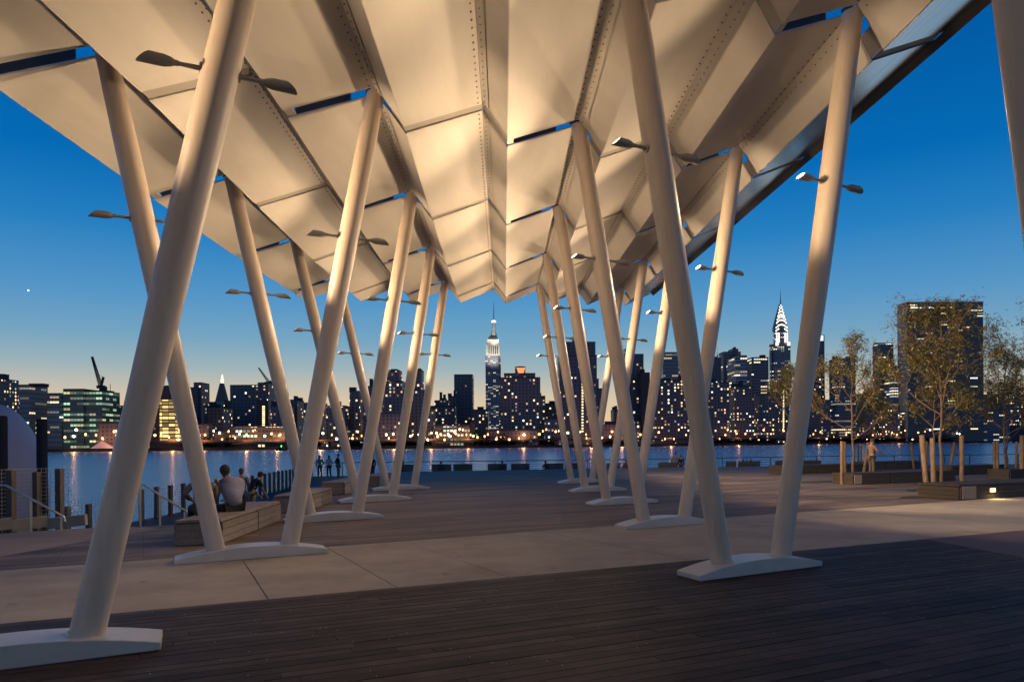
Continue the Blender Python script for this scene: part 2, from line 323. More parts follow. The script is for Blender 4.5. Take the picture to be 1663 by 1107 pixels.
# concrete path, one slab between each pair of joints
m_ = MB(); js = [-12, -3, 0, 1, 2, 4, 7, 10, 14, 18, 24, 34]
for a, c_ in zip(js[:-1], js[1:]):
    x1a, x1b = -2.61 + 1.28 * a + .007, -2.61 + 1.28 * c_ - .007
    x2a, x2b = -4.16 + 1.17 * a + .007, -4.16 + 1.17 * c_ - .007
    m_.prism([(x1a, L1(x1a)), (x1b, L1(x1b)), (x2b, L2(x2b) - .004), (x2a, L2(x2a) - .004)], -.25, 0.0)
structure('concrete_path', m_, M_conc)
m_ = MB(); m_.prism([(-22, L1(-22)), (40, L1(40)), (40, L2(40) ), (-22, L2(-22) )], -3.2, -.26); structure('path_bed', m_, M_under)
m_ = MB(); m_.prism([(6.83, L1(6.83) - .006), (10.1, -12), (42, -12), (42, L1(42) - .006)], -.3, 0.0); structure('red_paving', m_, M_conc3)
g = [gnd(-60, 916), gnd(0, 904), gnd(80, 889), gnd(150, 877), gnd(215, 866), gnd(262, 858)]
m_ = MB(); poly = [(p.x, p.y) for p in g] + [(-7.7, 14.85), (-8.8, 14.6), (-9.65, 13.8), (-14, 13.5)]
m_.prism(poly, .001, .005); structure('ramp_paving', m_, M_conc2)
# near deck: real boards
m_ = MB(); A = math.atan(.4646); ux, uy = math.cos(A), math.sin(A)
def rightx(y): return 6.81 + (12.25 - y) * .146
row = 0; n = .004
r2 = random.Random(3)
while n < 12.5:
    # start far left, run until the right edge
    p0 = Vector((-14, L1(-14), 0)) + Vector((uy, -ux, 0)) * (n + .067)
    s = -r2.random() * 3
    while True:
        L = r2.choice([2.4, 3.0, 3.6, 4.2]); a = p0 + Vector((ux, uy, 0)) * s; e = p0 + Vector((ux, uy, 0)) * (s + L - .005)
        stop = e.x > rightx(e.y)
        if stop:
            while e.x > rightx(e.y) and (e - a).length > .05: e = e - Vector((ux, uy, 0)) * .02
        if e.x > -9 and (e - a).length > .06:
            mid = (a + e) / 2; m_.box((mid.x, mid.y, -.016 + r2.uniform(-.0012, .0012)), ((e - a).length, .1325, .032), rz=A)
        if stop: break
        s += L
    n += .1415; row += 1
for sx_ in range(420):
    a_ = r2.uniform(-6, 9.5); n_ = r2.randrange(0, 62) * .1415 + .071 + r2.choice([-.035, .035]); p = Vector((a_, L1(a_), 0)) + Vector((uy, -ux, 0)) * n_
    if p.x < rightx(p.y) - .1: m_.box((p.x, p.y, .0015), (.007, .007, .003), mi=1)
deck = structure('wood_deck', m_, [M_deck, M_steel])
m_ = MB(); m_.prism([(-22, L1(-22) - .01), (-22, -12), (10.0, -12), (6.8, L1(6.8) - .01)], -.6, -.045); structure('deck_bed', m_, M_under)
# lower promenade along the water
RAIL = [(-12.35, 20.5), (-12.4, 24.7), (-12.3, 36), (-13.3, 47), (-15.6, 57.5)]
FR = [(-15.6, 57.5), (-6.4, 59), (8.7, 61), (28, 68), (46, 70.5), (75, 76)]
m_ = MB(); m_.prism([(-12.6, 15.6), (-6.0, 15.6), (-6.0, 42.0), (12, 46.6), (75, 50.2)] + [(x, y + .4) for x, y in FR[::-1]] + [(x - .25, y) for x, y in RAIL[::-1][1:]], -3.4, Z_P)
structure('promenade', m_, M_prom)

# far shore
SH = [(-2200, 300), (-520, 470), (-317, 556), (-140, 600), (-16, 634), (120, 680), (250, 780), (440, 925), (760, 1100), (3000, 2400)]
m_ = MB(); m_.prism(SH + [(7000, 8000), (-7000, 8000), (-7000, 300)], Z_W - 1, -1.2); structure('far_shore', m_, M_shore)
def shoreY(px):
    # distance of the shoreline along the column of the photo
    for (xa, ya), (xb, yb) in zip(SH[:-1], SH[1:]):
        a, _ = ray(px, 718)
        fa, fb = xa - a * ya, xb - a * yb
        if fa <= 0 <= fb:
            k = -fa / (fb - fa + 1e-9); return ya + (yb - ya) * k
    return 600

# ================================================================== THE PAVILION
U = Vector((.878, .478, 0)); TW = 2.0
def frameO(j):
    y = 12.9 + 5.15 * (j - 2)
    if j == 0: y -= .80
    if j <= -1: y -= .9
    return Vector((-.05 - .055 * (j - 2), y, 0))
def lerpO(j):
    a = math.floor(j)
    return frameO(a) + (frameO(a + 1) - frameO(a)) * (j - a) if j != a else frameO(a)
def zh(s, j): return 7.43 + .068 * s + .12 * (j - 2)
DROP = .57
def sq(s, j):      # the left folds are a little narrower near the south end
    return s * min(1.0, max(.945, .945 + .03 * (j - 2))) if s < 0 else s
def rp(s, j, low): 
    p = lerpO(j) + U * sq(s, j); p.z = zh(s, j) - (DROP if low else 0); return p
pav = thing('pavilion', (0, 0, 0), 'folded white steel canopy on paired leaning legs over the riverside plaza', 'pavilion')
J = [-3, -2, -1, 0, 1, 2, 3, 4, 5, 5.3]  # first two bays are unseen, added behind the camera to block sky light
for a, b_ in zip(J[:-1], J[1:]):
    ga = .13 / 5.15 ; ja, jb = a + (ga if a > -3 else 0), b_ - (ga if b_ != 5.3 else 0)
    for k in range(-4, 4):
        lo, hi = k * TW, (k + .75) * TW
        q = [rp(lo, ja, 1), rp(hi, ja, 0), rp(hi, jb, 0), rp(lo, jb, 1)]
        m_ = MB(); m_.slab(q, .022)
        # bolts along the crest
        nb = int(5.15 * (jb - ja) / .19)
        if k < 3:
            for i in range(nb):
                f = (i + .5) / nb
                for d in (.085,):
                    pa = q[1].lerp(q[0], d / 1.6); pb = q[2].lerp(q[3], d / 1.6); p = pa.lerp(pb, f)
                    sl = math.atan2(DROP + .068 * 1.5, 1.5)
                    Mx = Matrix.Rotation(math.atan2(U.y, U.x), 4, 'Z') @ Matrix.Rotation(-sl, 4, 'Y')
                    m_.box(p + Vector((0, 0, -.010)), (.018, .022, .016), mi=1, M=Mx)
        m_.build('roof_panel', [M_skytint if k == 3 else M_roof, M_bolt], pav)
        if k < 3:
            hi2 = (k + 1) * TW
            q = [rp(hi, ja, 0) + Vector((0, 0, -.003)), rp(hi2, ja, 1) + Vector((0, 0, -.003)), rp(hi2, jb, 1) + Vector((0, 0, -.003)), rp(hi, jb, 0) + Vector((0, 0, -.003))]
            m_ = MB(); m_.slab([v + (Vector(U) * .012) for v in q], .022)
            # flange lapped along the crest, with its bolts
            qa, qb = q[0].lerp(q[1], .28), q[3].lerp(q[2], .28)
            nn = Vector((-.14, -.08, -.10)).normalized() * .010
            m_.slab([q[0] + nn, qa + nn, qb + nn, q[3] + nn], .006)
            for i in range(nb):
                f = (i + .3) / nb; p = q[0].lerp(q[1], .15).lerp(q[3].lerp(q[2], .15), f)
                sl = math.atan2(DROP - .034, .5); Mx = Matrix.Rotation(math.atan2(U.y, U.x), 4, 'Z') @ Matrix.Rotation(sl, 4, 'Y')
                m_.box(p + nn * 1.6, (.018, .022, .016), mi=1, M=Mx)
            m_.build('fold_panel', [M_roof2, M_bolt], pav)
        else:
            if b_ != 5.3: jb = b_ + ga
            q = [rp(hi, ja, 0), rp(hi + .10, ja, 0) - Vector((0, 0, .10)), rp(hi + .10, jb, 0) - Vector((0, 0, .10)), rp(hi, jb, 0)]
            m_ = MB(); m_.slab([v + U * .012 for v in q], .02); m_.build('edge_trim', M_darksteel, pav)
for j in range(-2, 6):
    g = .13 / 5.15
    for k in range(-4, 4):
        lo, hi, hi2 = k * TW, (k + .75) * TW, (k + 1) * TW
        up = Vector((0, 0, .026)); upn = Vector((0, 0, .026))
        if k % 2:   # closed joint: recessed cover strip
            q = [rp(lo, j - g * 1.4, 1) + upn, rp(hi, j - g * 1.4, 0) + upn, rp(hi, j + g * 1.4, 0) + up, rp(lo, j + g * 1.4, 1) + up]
            m_ = MB(); m_.slab(q, .02); m_.build('joint_cover', M_cover_shade, pav)
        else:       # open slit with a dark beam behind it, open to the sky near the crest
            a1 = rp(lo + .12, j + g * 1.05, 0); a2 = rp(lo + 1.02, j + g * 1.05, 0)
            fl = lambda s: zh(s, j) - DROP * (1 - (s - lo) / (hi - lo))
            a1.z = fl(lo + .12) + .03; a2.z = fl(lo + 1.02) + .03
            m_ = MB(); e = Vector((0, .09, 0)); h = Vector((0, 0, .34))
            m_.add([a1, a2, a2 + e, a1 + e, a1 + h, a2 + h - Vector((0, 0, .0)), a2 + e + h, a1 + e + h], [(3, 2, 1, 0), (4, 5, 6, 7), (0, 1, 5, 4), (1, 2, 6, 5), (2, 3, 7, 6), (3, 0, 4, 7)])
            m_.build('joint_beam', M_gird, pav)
            # light bracket across the low end of the slit
            b1 = rp(lo, j - g, 1) + Vector((0, 0, .028)); b2 = rp(lo, j + g, 1) + Vector((0, 0, .028))
            m_ = MB(); m_.slab([b1, b1 + U * .13 + Vector((0, 0, .05)), b2 + U * .13 + Vector((0, 0, .05)), b2], .03); m_.build('joint_bracket', M_roof2, pav)
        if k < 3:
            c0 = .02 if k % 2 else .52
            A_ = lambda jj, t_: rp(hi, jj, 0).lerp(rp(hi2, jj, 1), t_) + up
            m_ = MB(); m_.slab([A_(j - g * 1.3, c0), A_(j - g * 1.3, .97), A_(j + g * 1.3, .97), A_(j + g * 1.3, c0)], .02); m_.build('joint_cover', M_cover_shade, pav)

def lamp_head(side, P, leg, power=1.0, cone=124):
    """arm and uplight pod leaving the leg along the frame direction"""
    d = U * side; up = Vector((0, 0, 1)); rt = d.cross(up)
    m_ = MB(); m_.tube([P + d * .11, P + d * .23, P + d * .34], [.024, .021, .018], 8); m_.tube([P + d * .13, P + d * .165], [.05, .05], 10); m_.tube([P + d * .33, P + d * .365], [.026, .026], 8)
    arm = m_.build('lamp_arm', M_lamp, leg, smooth=True)
    # pod: an elliptical can cut off at a slant, open upward and outward
    m_ = MB(); n = 14; rings = []
    for (x, ry, rz_) in ((.355, .022, .022), (.39, .046, .038), (.44, .058, .048), (.54, .061, .051)):
        rings.append([P + d * x + rt * (ry * math.cos(2 * math.pi * i / n)) + up * (rz_ * math.sin(2 * math.pi * i / n)) for i in range(n)])
    last = [P + d * (.60 - .055 * math.sin(2 * math.pi * i / n)) + rt * (.061 * math.cos(2 * math.pi * i / n)) + up * (.049 * math.sin(2 * math.pi * i / n)) for i in range(n)]
    rings.insert(4, last); rings.pop(3)
    vs = [v for r_ in rings for v in r_]; fs = [(i + a * n, (i + 1) % n + a * n, (i + 1) % n + (a + 1) * n, i + (a + 1) * n) for a in range(len(rings) - 1) for i in range(n)]
    fs.append(tuple(range(n))[::-1]); m_.add(vs, fs)
    ctr = sum(last, Vector()) / n
    rim = [ctr + (v - ctr) * .9 - d * .012 for v in last]
    m_.add(last + rim, [(i, (i + 1) % n, (i + 1) % n + n, i + n) for i in range(n)])
    m_.build('lamp_head', M_lamp, leg, smooth=True)
    m_ = MB(); m_.add([v + d * .0 for v in rim], [tuple(range(n))]); m_.build('lamp_lens', M_lens, leg)
    li = bpy.data.lights.new('uplight', 'SPOT'); li.energy = LAMP_W * power; li.color = LAMP_COL; li.spot_size = R(cone); li.spot_blend = .55; li.shadow_soft_size = .02
    lo = bpy.data.objects.new('uplight', li); sc.collection.objects.link(lo); dirv = (d * .97 + up * .16).normalized()
    
    if cone == 104: dirv = (d * .97 - up * .22 + Vector((0, .3, 0))).normalized()
    lo.location = ctr + dirv * .03; lo.rotation_euler = (-dirv).to_track_quat('Z', 'Y').to_euler()

LEG_R = [.131, .126, .127, .137, .149, .155, .154, .147, .138]
def make_v(j, sc0, tops):
    O = frameO(j)
    # plinth with an arched top
    m_ = MB(); n = 18; Lh = 1.06; wd = .23; Vv = Vector((-.40, .9165, 0))
    vs = []
    for i in range(n + 1):
        x = -Lh + 2 * Lh * i / n; z = .062 + .115 * (1 - (x / Lh) ** 2)
        for q_, zz in ((-wd, 0.0), (-wd, z), (wd, z), (wd, 0.0)): 
            p = O + U * (sc0 + x) + Vv * q_; p.z = zz + .002; vs.append(p)
    fs = []
    for i in range(n):
        o = i * 4
        for a, b_ in ((0, 1), (1, 2), (2, 3), (3, 0)): fs.append((o + a, o + b_, o + 4 + b_, o + 4 + a))
    fs.append((3, 2, 1, 0)); fs.append((n * 4, n * 4 + 1, n * 4 + 2, n * 4 + 3)); m_.add(vs, fs)
    pb = m_.build('plinth', M_plinth, pav)
    bv = pb.modifiers.new('bevel', 'BEVEL'); bv.width = .008; bv.segments = 2; bv.limit_method = 'ANGLE'
    for sgn, stop in ((-1, tops[0]), (1, tops[1])):
        f = O + U * (sc0 + sgn * .52); f.z = .145
        t_ = O + U * sq(stop, j); t_.z = zh(stop, j) - .03
        pts = []; rad = []
        for i in range(13):
            k = i / 12; pts.append(f.lerp(t_, k)); q_ = k * 8; i_ = min(7, int(q_)); rad.append(LEG_R[i_] + (LEG_R[i_ + 1] - LEG_R[i_]) * (q_ - i_))
        m_ = MB(); m_.tube(pts, rad, 40); leg = m_.build('leg', M_leg, pav, smooth=True)
        cp = MB(); dd = (t_ - f).normalized(); cp.tube([f - dd * .01, f + dd * .012], [.150, .146], 32); cp.build('weld_collar', M_plinth, leg, smooth=True)
        # dark cap plate where the leg meets the crest
        cp = MB(); cp.box(t_ + Vector((0, 0, .012)), (.30, .16, .035), rz=math.atan2(U.y, U.x)); cp.box(t_ + Vector((0, .17, -.02)), (.05, .12, .18), rz=math.atan2(U.y, U.x)); cp.build('cap_plate', M_darksteel, leg)
        zl = 4.98 + .04 * (sc0 + sgn * 1.4); k = (zl - f.z) / (t_.z - f.z); P = f.lerp(t_, k)
        for sd in (-1, 1):
            pw, cone = {(1, -1, -1): (2.1, 124), (1, -1, 1): (2.6, 76), (1, 1, -1): (1.5, 124), (1, 1, 1): (13.0, 104), (0, 1, 1): (.55, 110), (0, 1, -1): (1.2, 124), (0, -1, 1): (3.2, 76), (0, -1, -1): (.2, 124)}[(int(sc0 > 0), sgn, sd)]
            pw *= {-1: .05, 0: .08, 1: .55}.get(j, 1.05)
            lamp_head(sd, P, leg, pw, cone)
for j in range(-1, 6):
    make_v(j, -4.40 if j == 1 else -4.28, (-6.5, -2.5)); make_v(j, 3.46, (1.5, 5.5))

# ================================================================== BENCHES, RAILS AND FENCES ON THE PLAZA
def block_bench(label, foot, cuts, zt=.42, z0=0.0, wood=None, name='timber_bench', cat='bench', group=None, light=None, ncourse=3):
    """bench of stacked timber courses; foot = near left, near right, far right, far left"""
    A_, B_, C_, D_ = [Vector((x, y, 0)) for x, y in foot]
    c = (A_ + B_ + C_ + D_) / 4; t_ = thing(name, (c.x, c.y, z0), label, cat, group); wood = wood or M_wood
    cuts = [0] + cuts + [1]
    for a, b_ in zip(cuts[:-1], cuts[1:]):
        ga = .012 if a > 0 else 0
        q = [A_.lerp(D_, a), B_.lerp(C_, a), B_.lerp(C_, b_), A_.lerp(D_, b_)]
        d = (C_ - B_).normalized() * ga; q[0] = q[0] + d; q[1] = q[1] + d
        m_ = MB(); m_.prism([tuple((q[i] + (sum(q, Vector()) / 4 - q[i]) * .03)[:2]) for i in range(4)], z0 + .002, z0 + zt - .05); m_.build('core', M_darkwood, t_)
        # side courses
        m_ = MB(); h = (zt - .075) / ncourse
        for i in range(ncourse):
            z = z0 + .012 + i * h
            for p, r_ in ((q[0], q[1]), (q[1], q[2]), (q[2], q[3]), (q[3], q[0])):
                dn = (r_ - p).normalized(); nrm = Vector((dn.y, -dn.x, 0)) * .02
                m_.bar(p + dn * .021 + Vector((0, 0, z + h / 2)) - nrm * .0, r_ - dn * .021 + Vector((0, 0, z + h / 2)), .045, h - .008)
        m_.build('side_boards', wood, t_)
        m_ = MB(); wl = (q[1] - q[0]).length; n = max(3, int(wl / .15))
        for i in range(n):
            f0, f1 = i / n + .004, (i + 1) / n - .004
            m_.slab([q[0].lerp(q[1], f0) + Vector((0, 0, z0 + zt - .045)), q[0].lerp(q[1], f1) + Vector((0, 0, z0 + zt - .045)), q[3].lerp(q[2], f1) + Vector((0, 0, z0 + zt - .045)), q[3].lerp(q[2], f0) + Vector((0, 0, z0 + zt - .045))], .045)
        m_.build('seat_boards', wood, t_)
    return t_
block_bench('long weathered timber bench with two people seated on it, nearest the camera', [(-5.48, 11.99), (-4.82, 12.22), (-5.02, 15.95), (-5.72, 15.85)], [.55], group='timber benches along the left edge')
block_bench('timber bench right behind the one the seated man is on', [(-5.69, 17.63), (-5.02, 17.8), (-5.11, 20.85), (-5.75, 20.8)], [.6], group='timber benches along the left edge')
block_bench('timber bench third back along the plaza edge, dark end toward the camera', [(-6.12, 23.7), (-5.44, 23.9), (-5.3, 27.0), (-6.0, 26.9)], [.5], group='timber benches along the left edge')
block_bench('farthest small timber bench on the left, beside a white leg', [(-5.68, 28.2), (-5.12, 28.35), (-5.0, 31.2), (-5.6, 31.1)], [.5], group='timber benches along the left edge')
# right: long dark planter benches; near faces run along the boards' direction
def dark_bench(label, x, y, L, D, sl=.44, zt=.42, cuts=None):
    d = Vector((1, sl, 0)).normalized(); n_ = Vector((-d.y, d.x, 0)); A_ = Vector((x, y, 0))
    q = [A_ + n_ * D, A_, A_ + d * L, A_ + d * L + n_ * D]
    return block_bench(label, [(p.x, p.y) for p in q], cuts or [.34, .67], zt=zt, wood=M_darkwood, name='planter_bench', cat='bench', group='dark benches around the young trees')
pb1 = dark_bench('long dark bench with a glowing step light in its front', 12.1, 19.98, 14, 1.25)
dark_bench('long dark bench around the stakes of the tree left of the main one', 12.55, 27.15, 5.4, 1.0, .42)
dark_bench('low dark bench far back beside the tall leaning leg on the right', 13.2, 35.9, 6.3, 1.0, .47)
dark_bench('dark bench behind the main young tree, near the railing', 20.3, 34.1, 4.0, 1.0, .45)
dark_bench('short dark bench cut by the right edge of the picture', 20.0, 29.7, 5.0, .9, .45)
dark_bench('far dark bench between the blurred visitor and the main tree', 19.9, 41.5, 4.0, .9, .35)
# pale end panels and the step light
m_ = MB(); d = Vector((1, .44, 0)).normalized(); n_ = Vector((-d.y, d.x, 0)); c = Vector((12.1, 19.98, 0)) + d * .34 - n_ * .028 + Vector((0, 0, .2)); ang = math.atan(.44)
m_.box(c, (.56, .018, .34), rz=ang); m_.build('end_panel', M_wood, pb1)
m_ = MB(); m_.box(Vector((12.55, 27.15, .2)) + d * .18 - n_ * .03, (.36, .018, .34), rz=math.atan(.42)); m_.build('end_panel', M_wood, [o for o in sc.objects if o.get('label', '').startswith('long dark bench around')][0])
M_step = mat('step_light_glow', (1, .8, .4), .4, emis=((1, .74, .3), 7))
lc = at(1595, 799.5, 20.9); lc = Vector((12.1, 19.98, 0)) + d * ((lc.x - 12.1) / d.x) - n_ * .03; lc.z = .24
m_ = MB(); m_.box(lc, (.26, .03, .13), rz=ang); fr = m_.build('step_light', M_lamp, pb1)
m_ = MB(); m_.box(lc - n_ * .018, (.20, .012, .08), rz=ang); m_.build('lens', M_step, fr)
li = bpy.data.lights.new('step_lamp', 'AREA'); li.energy = 4.5; li.color = (1, .72, .3); li.size = .2; li.shape = 'RECTANGLE'; li.size_y = .08
lo = bpy.data.objects.new('step_lamp', li); sc.collection.objects.link(lo); lo.location = lc - n_ * .05; lo.rotation_euler = (n_ + Vector((0, 0, .9))).to_track_quat('Z', 'Y').to_euler()

# soil around the trees
m_ = MB()
rs = random.Random(5)
for (x, y, rx, ry) in ((12.6, 21.6, 1.9, .55), (18, 28.5, 3.2, .8), (12.4, 29.2, 1.6, .6), (24, 36.8, 3, .8), (14.6, 24.6, 2.2, .7), (24.5, 31.2, 3, .6)):
    n = 18; m_.add([(x + rx * math.cos(2 * math.pi * i / n) * rs.uniform(.85, 1.1), y + .42 * rx * math.cos(2 * math.pi * i / n) + ry * math.sin(2 * math.pi * i / n) * rs.uniform(.8, 1.1), .006) for i in range(n)], [tuple(range(n))])
structure('tree_pit', m_, M_soil)

# far railing of the promenade
rl = thing('waterfront_railing', (0, 60, Z_P), 'dark steel railing with thin cables along the far water edge', 'railing')
m_ = MB()
for (xa, ya), (xb, yb) in zip(FR[:-1], FR[1:]): m_.bar((xa, ya, Z_P + 1.07), (xb, yb, Z_P + 1.07), .10, .06)
m_.build('top_rail', M_darksteel, rl)
m_ = MB()
for z in (.2, .37, .54, .71, .88):
    for (xa, ya), (xb, yb) in zip(FR[:-1], FR[1:]): m_.bar((xa, ya, Z_P + z), (xb, yb, Z_P + z), .010)
m_.build('cables', M_steel, rl)
acc = 0
for (xa, ya), (xb, yb) in zip(FR[:-1], FR[1:]):
    a = Vector((xa, ya, 0)); b_ = Vector((xb, yb, 0)); L = (b_ - a).length; n = max(1, round(L / 2.6))
    for i in range(n):
        p = a.lerp(b_, i / n); m_ = MB(); m_.box((p.x, p.y, Z_P + .525), (.045, .08, 1.05)); m_.box((p.x, p.y, Z_P + .01), (.14, .18, .02)); m_.build('post', M_darksteel, rl)
# left fence: closely set weathered posts with wire mesh
lf = thing('post_and_mesh_fence', (-12.35, 22, Z_P), 'curving fence of weathered wood posts and wire mesh beside the water', 'fence')
pts = []
for (xa, ya), (xb, yb) in zip(RAIL[:-1], RAIL[1:]):
    L = math.hypot(xb - xa, yb - ya); n = max(1, round(L / 1.03))
    for i in range(n): pts.append((xa + (xb - xa) * i / n, ya + (yb - ya) * i / n))
pts.append(RAIL[-1])
for i, (x, y) in enumerate(pts):
    zb = Z_P - (.22 if y < 22 else .1 if y < 24 else 0); hh = 1.08 + rng.uniform(-.02, .03)
    m_ = MB(); zz = [0, .25, .5, .8, hh]; wv = [.115 + rng.uniform(-.012, .012) for _ in zz]
    for k in range(4):
        m_.add([(x + sx * wv[k + (1 if q else 0)] * .5, y + sy * .09, zb + zz[k + (1 if q else 0)]) for q in (0, 1) for sx, sy in ((-1, -1), (1, -1), (1, 1), (-1, 1))], [(0, 1, 5, 4), (1, 2, 6, 5), (2, 3, 7, 6), (3, 0, 4, 7)] + ([(3, 2, 1, 0)] if k == 0 else []) + ([(4, 5, 6, 7)] if k == 3 else []))
    m_.build('post', M_post, lf)
m_ = MB()
for z in [.1 + .095 * i for i in range(11)]:
    for (xa, ya), (xb, yb) in zip(pts[:-1], pts[1:]): m_.bar((xa, ya, Z_P + z - (.2 if ya < 22.5 else 0)), (xb, yb, Z_P + z - (.2 if ya < 22.5 else 0)), .006)
for (xa, ya), (xb, yb) in zip(pts[:22], pts[1:23]):
    for k in range(1, 6): m_.bar((xa + (xb - xa) * k / 6, ya + (yb - ya) * k / 6, Z_P - .1), (xa + (xb - xa) * k / 6, ya + (yb - ya) * k / 6, Z_P + 1.02), .006)
m_.build('wire_mesh', M_steel, lf)
# near left tall mesh fence
nf = thing('tall_mesh_fence', (-11, 16.2, 0), 'tall square wire mesh fence with wood posts in front of the pale shell', 'fence')
def fpt(px, Y=None): a, _ = ray(px, 800); Y = Y or (16.4); return Vector((a * Y, Y, 0))
ends = [fpt(-60, 15.2), fpt(18, 15.9), fpt(60, 16.3), fpt(97, 16.6), fpt(118, 16.8)]
for i, p in enumerate(ends[1:4]):
    m_ = MB(); m_.bar(p + Vector((0, 0, -3)), p + Vector((0, 0, 1.07 + (.06 if i != 1 else 0))), (.13, .10, .12)[i], .16); m_.build('post', M_post, nf)
m_ = MB()
for a, b_ in zip(ends[:-1], ends[1:]):
    L = (b_ - a).length; n = max(3, int(L / .085))
    for i in range(n): p = a.lerp(b_, i / n); m_.bar(p + Vector((0, 0, -.2)), p + Vector((0, 0, 1.14)), .006)
    for k in range(17): m_.bar(a + Vector((0, 0, -.2 + .084 * k)), b_ + Vector((0, 0, -.2 + .084 * k)), .006)
m_.build('wire_mesh', M_steel, nf)
# curb
m_ = MB(); cpts = [gnd(-60, 866), gnd(0, 862), gnd(60, 858), gnd(124, 856)]
for a, b_ in zip(cpts[:-1], cpts[1:]): m_.bar(a + Vector((0, .35, .06)), b_ + Vector((0, .35, .12)), .18, .22)
cu = m_.build('curb', M_curb); cu['kind'] = 'structure'
# two steel handrails
def handrail(label, pts_, posts, r=.022):
    o = pts_[0]; t_ = thing('handrail', (o.x, o.y, 0), label, 'handrail', 'stair handrails')
    m_ = MB(); m_.tube(pts_, r, 10); m_.build('rail', M_steel, t_, smooth=True)
    for p, zb in posts: m_ = MB(); m_.bar(Vector((p.x, p.y, zb)), p - Vector((0, 0, .01)), .035, .02); m_.build('post', M_steel, t_)
    return t_
a0, a1, a2 = at(-40, 786, 14.0), at(10, 788, 14.1), at(103, 838, 14.3)
handrail('sloping steel handrail in front of the pale shell, at the left edge', [a0, a1, a2, a2 + Vector((.02, .02, -.1))], [(a1.lerp(a2, .43), 0.0), (a2 - Vector((.04, 0, 0)), 0.0)])
b0, b1 = at(196, 764, 15.2), at(303, 830, 15.0)
handrail('sloping steel handrail between the big near leg and the bench', [b0, b1, b1 + Vector((.02, .02, -.12))], [(b0.lerp(b1, .3), -.3), (b0.lerp(b1, .60), -.1), (b1 - Vector((.04, 0, 0)), -.1)])

# pale shell and the black piles
m_ = MB(); c_ = at(-22, 800, 30); seg, rings_ = 40, 22; vs = []; fs = []
zt = hz(0, 649, 30); zb_ = Z_W - .1
for i in range(rings_ + 1):
    k = i / rings_; z = zb_ + (zt - zb_) * k; 
    kk = max(0, (k - .35) / .65); r_ = 2.03 * math.sqrt(max(0, 1 - kk ** 2.2)) if kk > 0 else 2.03 * (1 - .02 * (.35 - k))
    if i == rings_: r_ = .02
    for q in range(seg): an = 2 * math.pi * q / seg; vs.append((c_.x + r_ * math.cos(an), c_.y + 2.5 * r_ / 2 * math.sin(an), z))
for i in range(rings_):
    for q in range(seg): a = i * seg + q; b_ = i * seg + (q + 1) % seg; fs.append((a, b_, b_ + seg, a + seg))
m_.add(vs, fs); sh = m_.build('domed_shell', M_shell, smooth=True, origin=(c_.x, c_.y, Z_W)); tag(sh, 'pale lilac rounded shell rising from the water at the left edge', 'dome')
for (px0, px1, pt, Y, lb) in ((-6, 11, 675, 27.5, 'black mooring pile in front of the pale shell, at the left edge'), (60, 76, 680, 28.5, 'black mooring pile standing right of the pale shell')):
    x0, x1 = at(px0, 700, Y).x, at(px1, 700, Y).x; z = hz(px0, pt, Y); m_ = MB(); c = (x0 + x1) / 2; r_ = (x1 - x0) / 2
    m_.tube([(c, Y, Z_W - .5), (c, Y, z - .05), (c, Y, z)], [r_, r_, r_ * .8], 16); o = m_.build('mooring_pile', M_pile, smooth=True, origin=(c, Y, Z_W)); tag(o, lb, 'pile', 'black mooring piles')

# ---------------------------------------------------------------- high-backed loungers along the water
lg = None
LSP = [(648, 679), (702, 733), (736, 767), (792, 823), (830, 860), (884, 915), (918, 945), (985, 1008), (1011, 1026), (1069, 1101), (1130, 1150), (1179, 1196), (1199, 1235), (1259, 1280), (1284, 1334)]
LL = ['high-backed timber seat farthest left on the promenade, behind a white leg', 'first of the pair of high-backed seats left of the floodlit tower', 'second of the pair of high-backed seats left of the floodlit tower',
 'high-backed seat directly below the floodlit white-crowned tower', 'high-backed seat just right of the one below the white-crowned tower', 'high-backed seat with a head showing above, left of the white legs', 'high-backed seat directly behind the leftmost white leg on the right side',
 'high-backed seat seen between the crossing legs at right of centre', 'narrow glimpse of a high-backed seat left of a leaning white leg', 'high-backed seat with two people leaning beside it', 'high-backed seat with one dark-haired head above it',
 'narrow high-backed seat right of the big near leg', 'high-backed seat with two low heads showing over it', 'high-backed seat behind the tall right-hand leg', 'wide high-backed seat right of the tall right-hand leg']
for (x0, x1), lb in zip(LSP, LL):
    Y = 51.5 + max(0, (x0 - 1000)) * .012; a = at(x0, 757, Y).x; b_ = at(x1, 757, Y).x; wdt = b_ - a; c = (a + b_) / 2
    t_ = thing('high_backed_seat', (c, Y, Z_P), lb, 'seat', 'high-backed seats facing the water')
    m_ = MB()
    for k in range(7): m_.box((c, Y + .05 * (7 - k) * .5, Z_P + .32 + k * .115), (wdt, .03, .108))
    m_.build('backrest', M_darkwood, t_)
    m_ = MB(); m_.box((c, Y + .55, Z_P + .40), (wdt, .75, .05)); m_.build('seat', M_darkwood, t_)
    for sx in (-1, 1):
        m_ = MB(); m_.prism([(c + sx * (wdt / 2 + .002) + q, 0) for q in (0,)] and [(c + sx * (wdt / 2 - .02) - .02, Y + .02), (c + sx * (wdt / 2 - .02) + .02, Y + .02), (c + sx * (wdt / 2 - .02) + .02, Y + .9), (c + sx * (wdt / 2 - .02) - .02, Y + .9)], Z_P + .002, Z_P + .37); m_.build('side_panel', M_darkwood, t_)

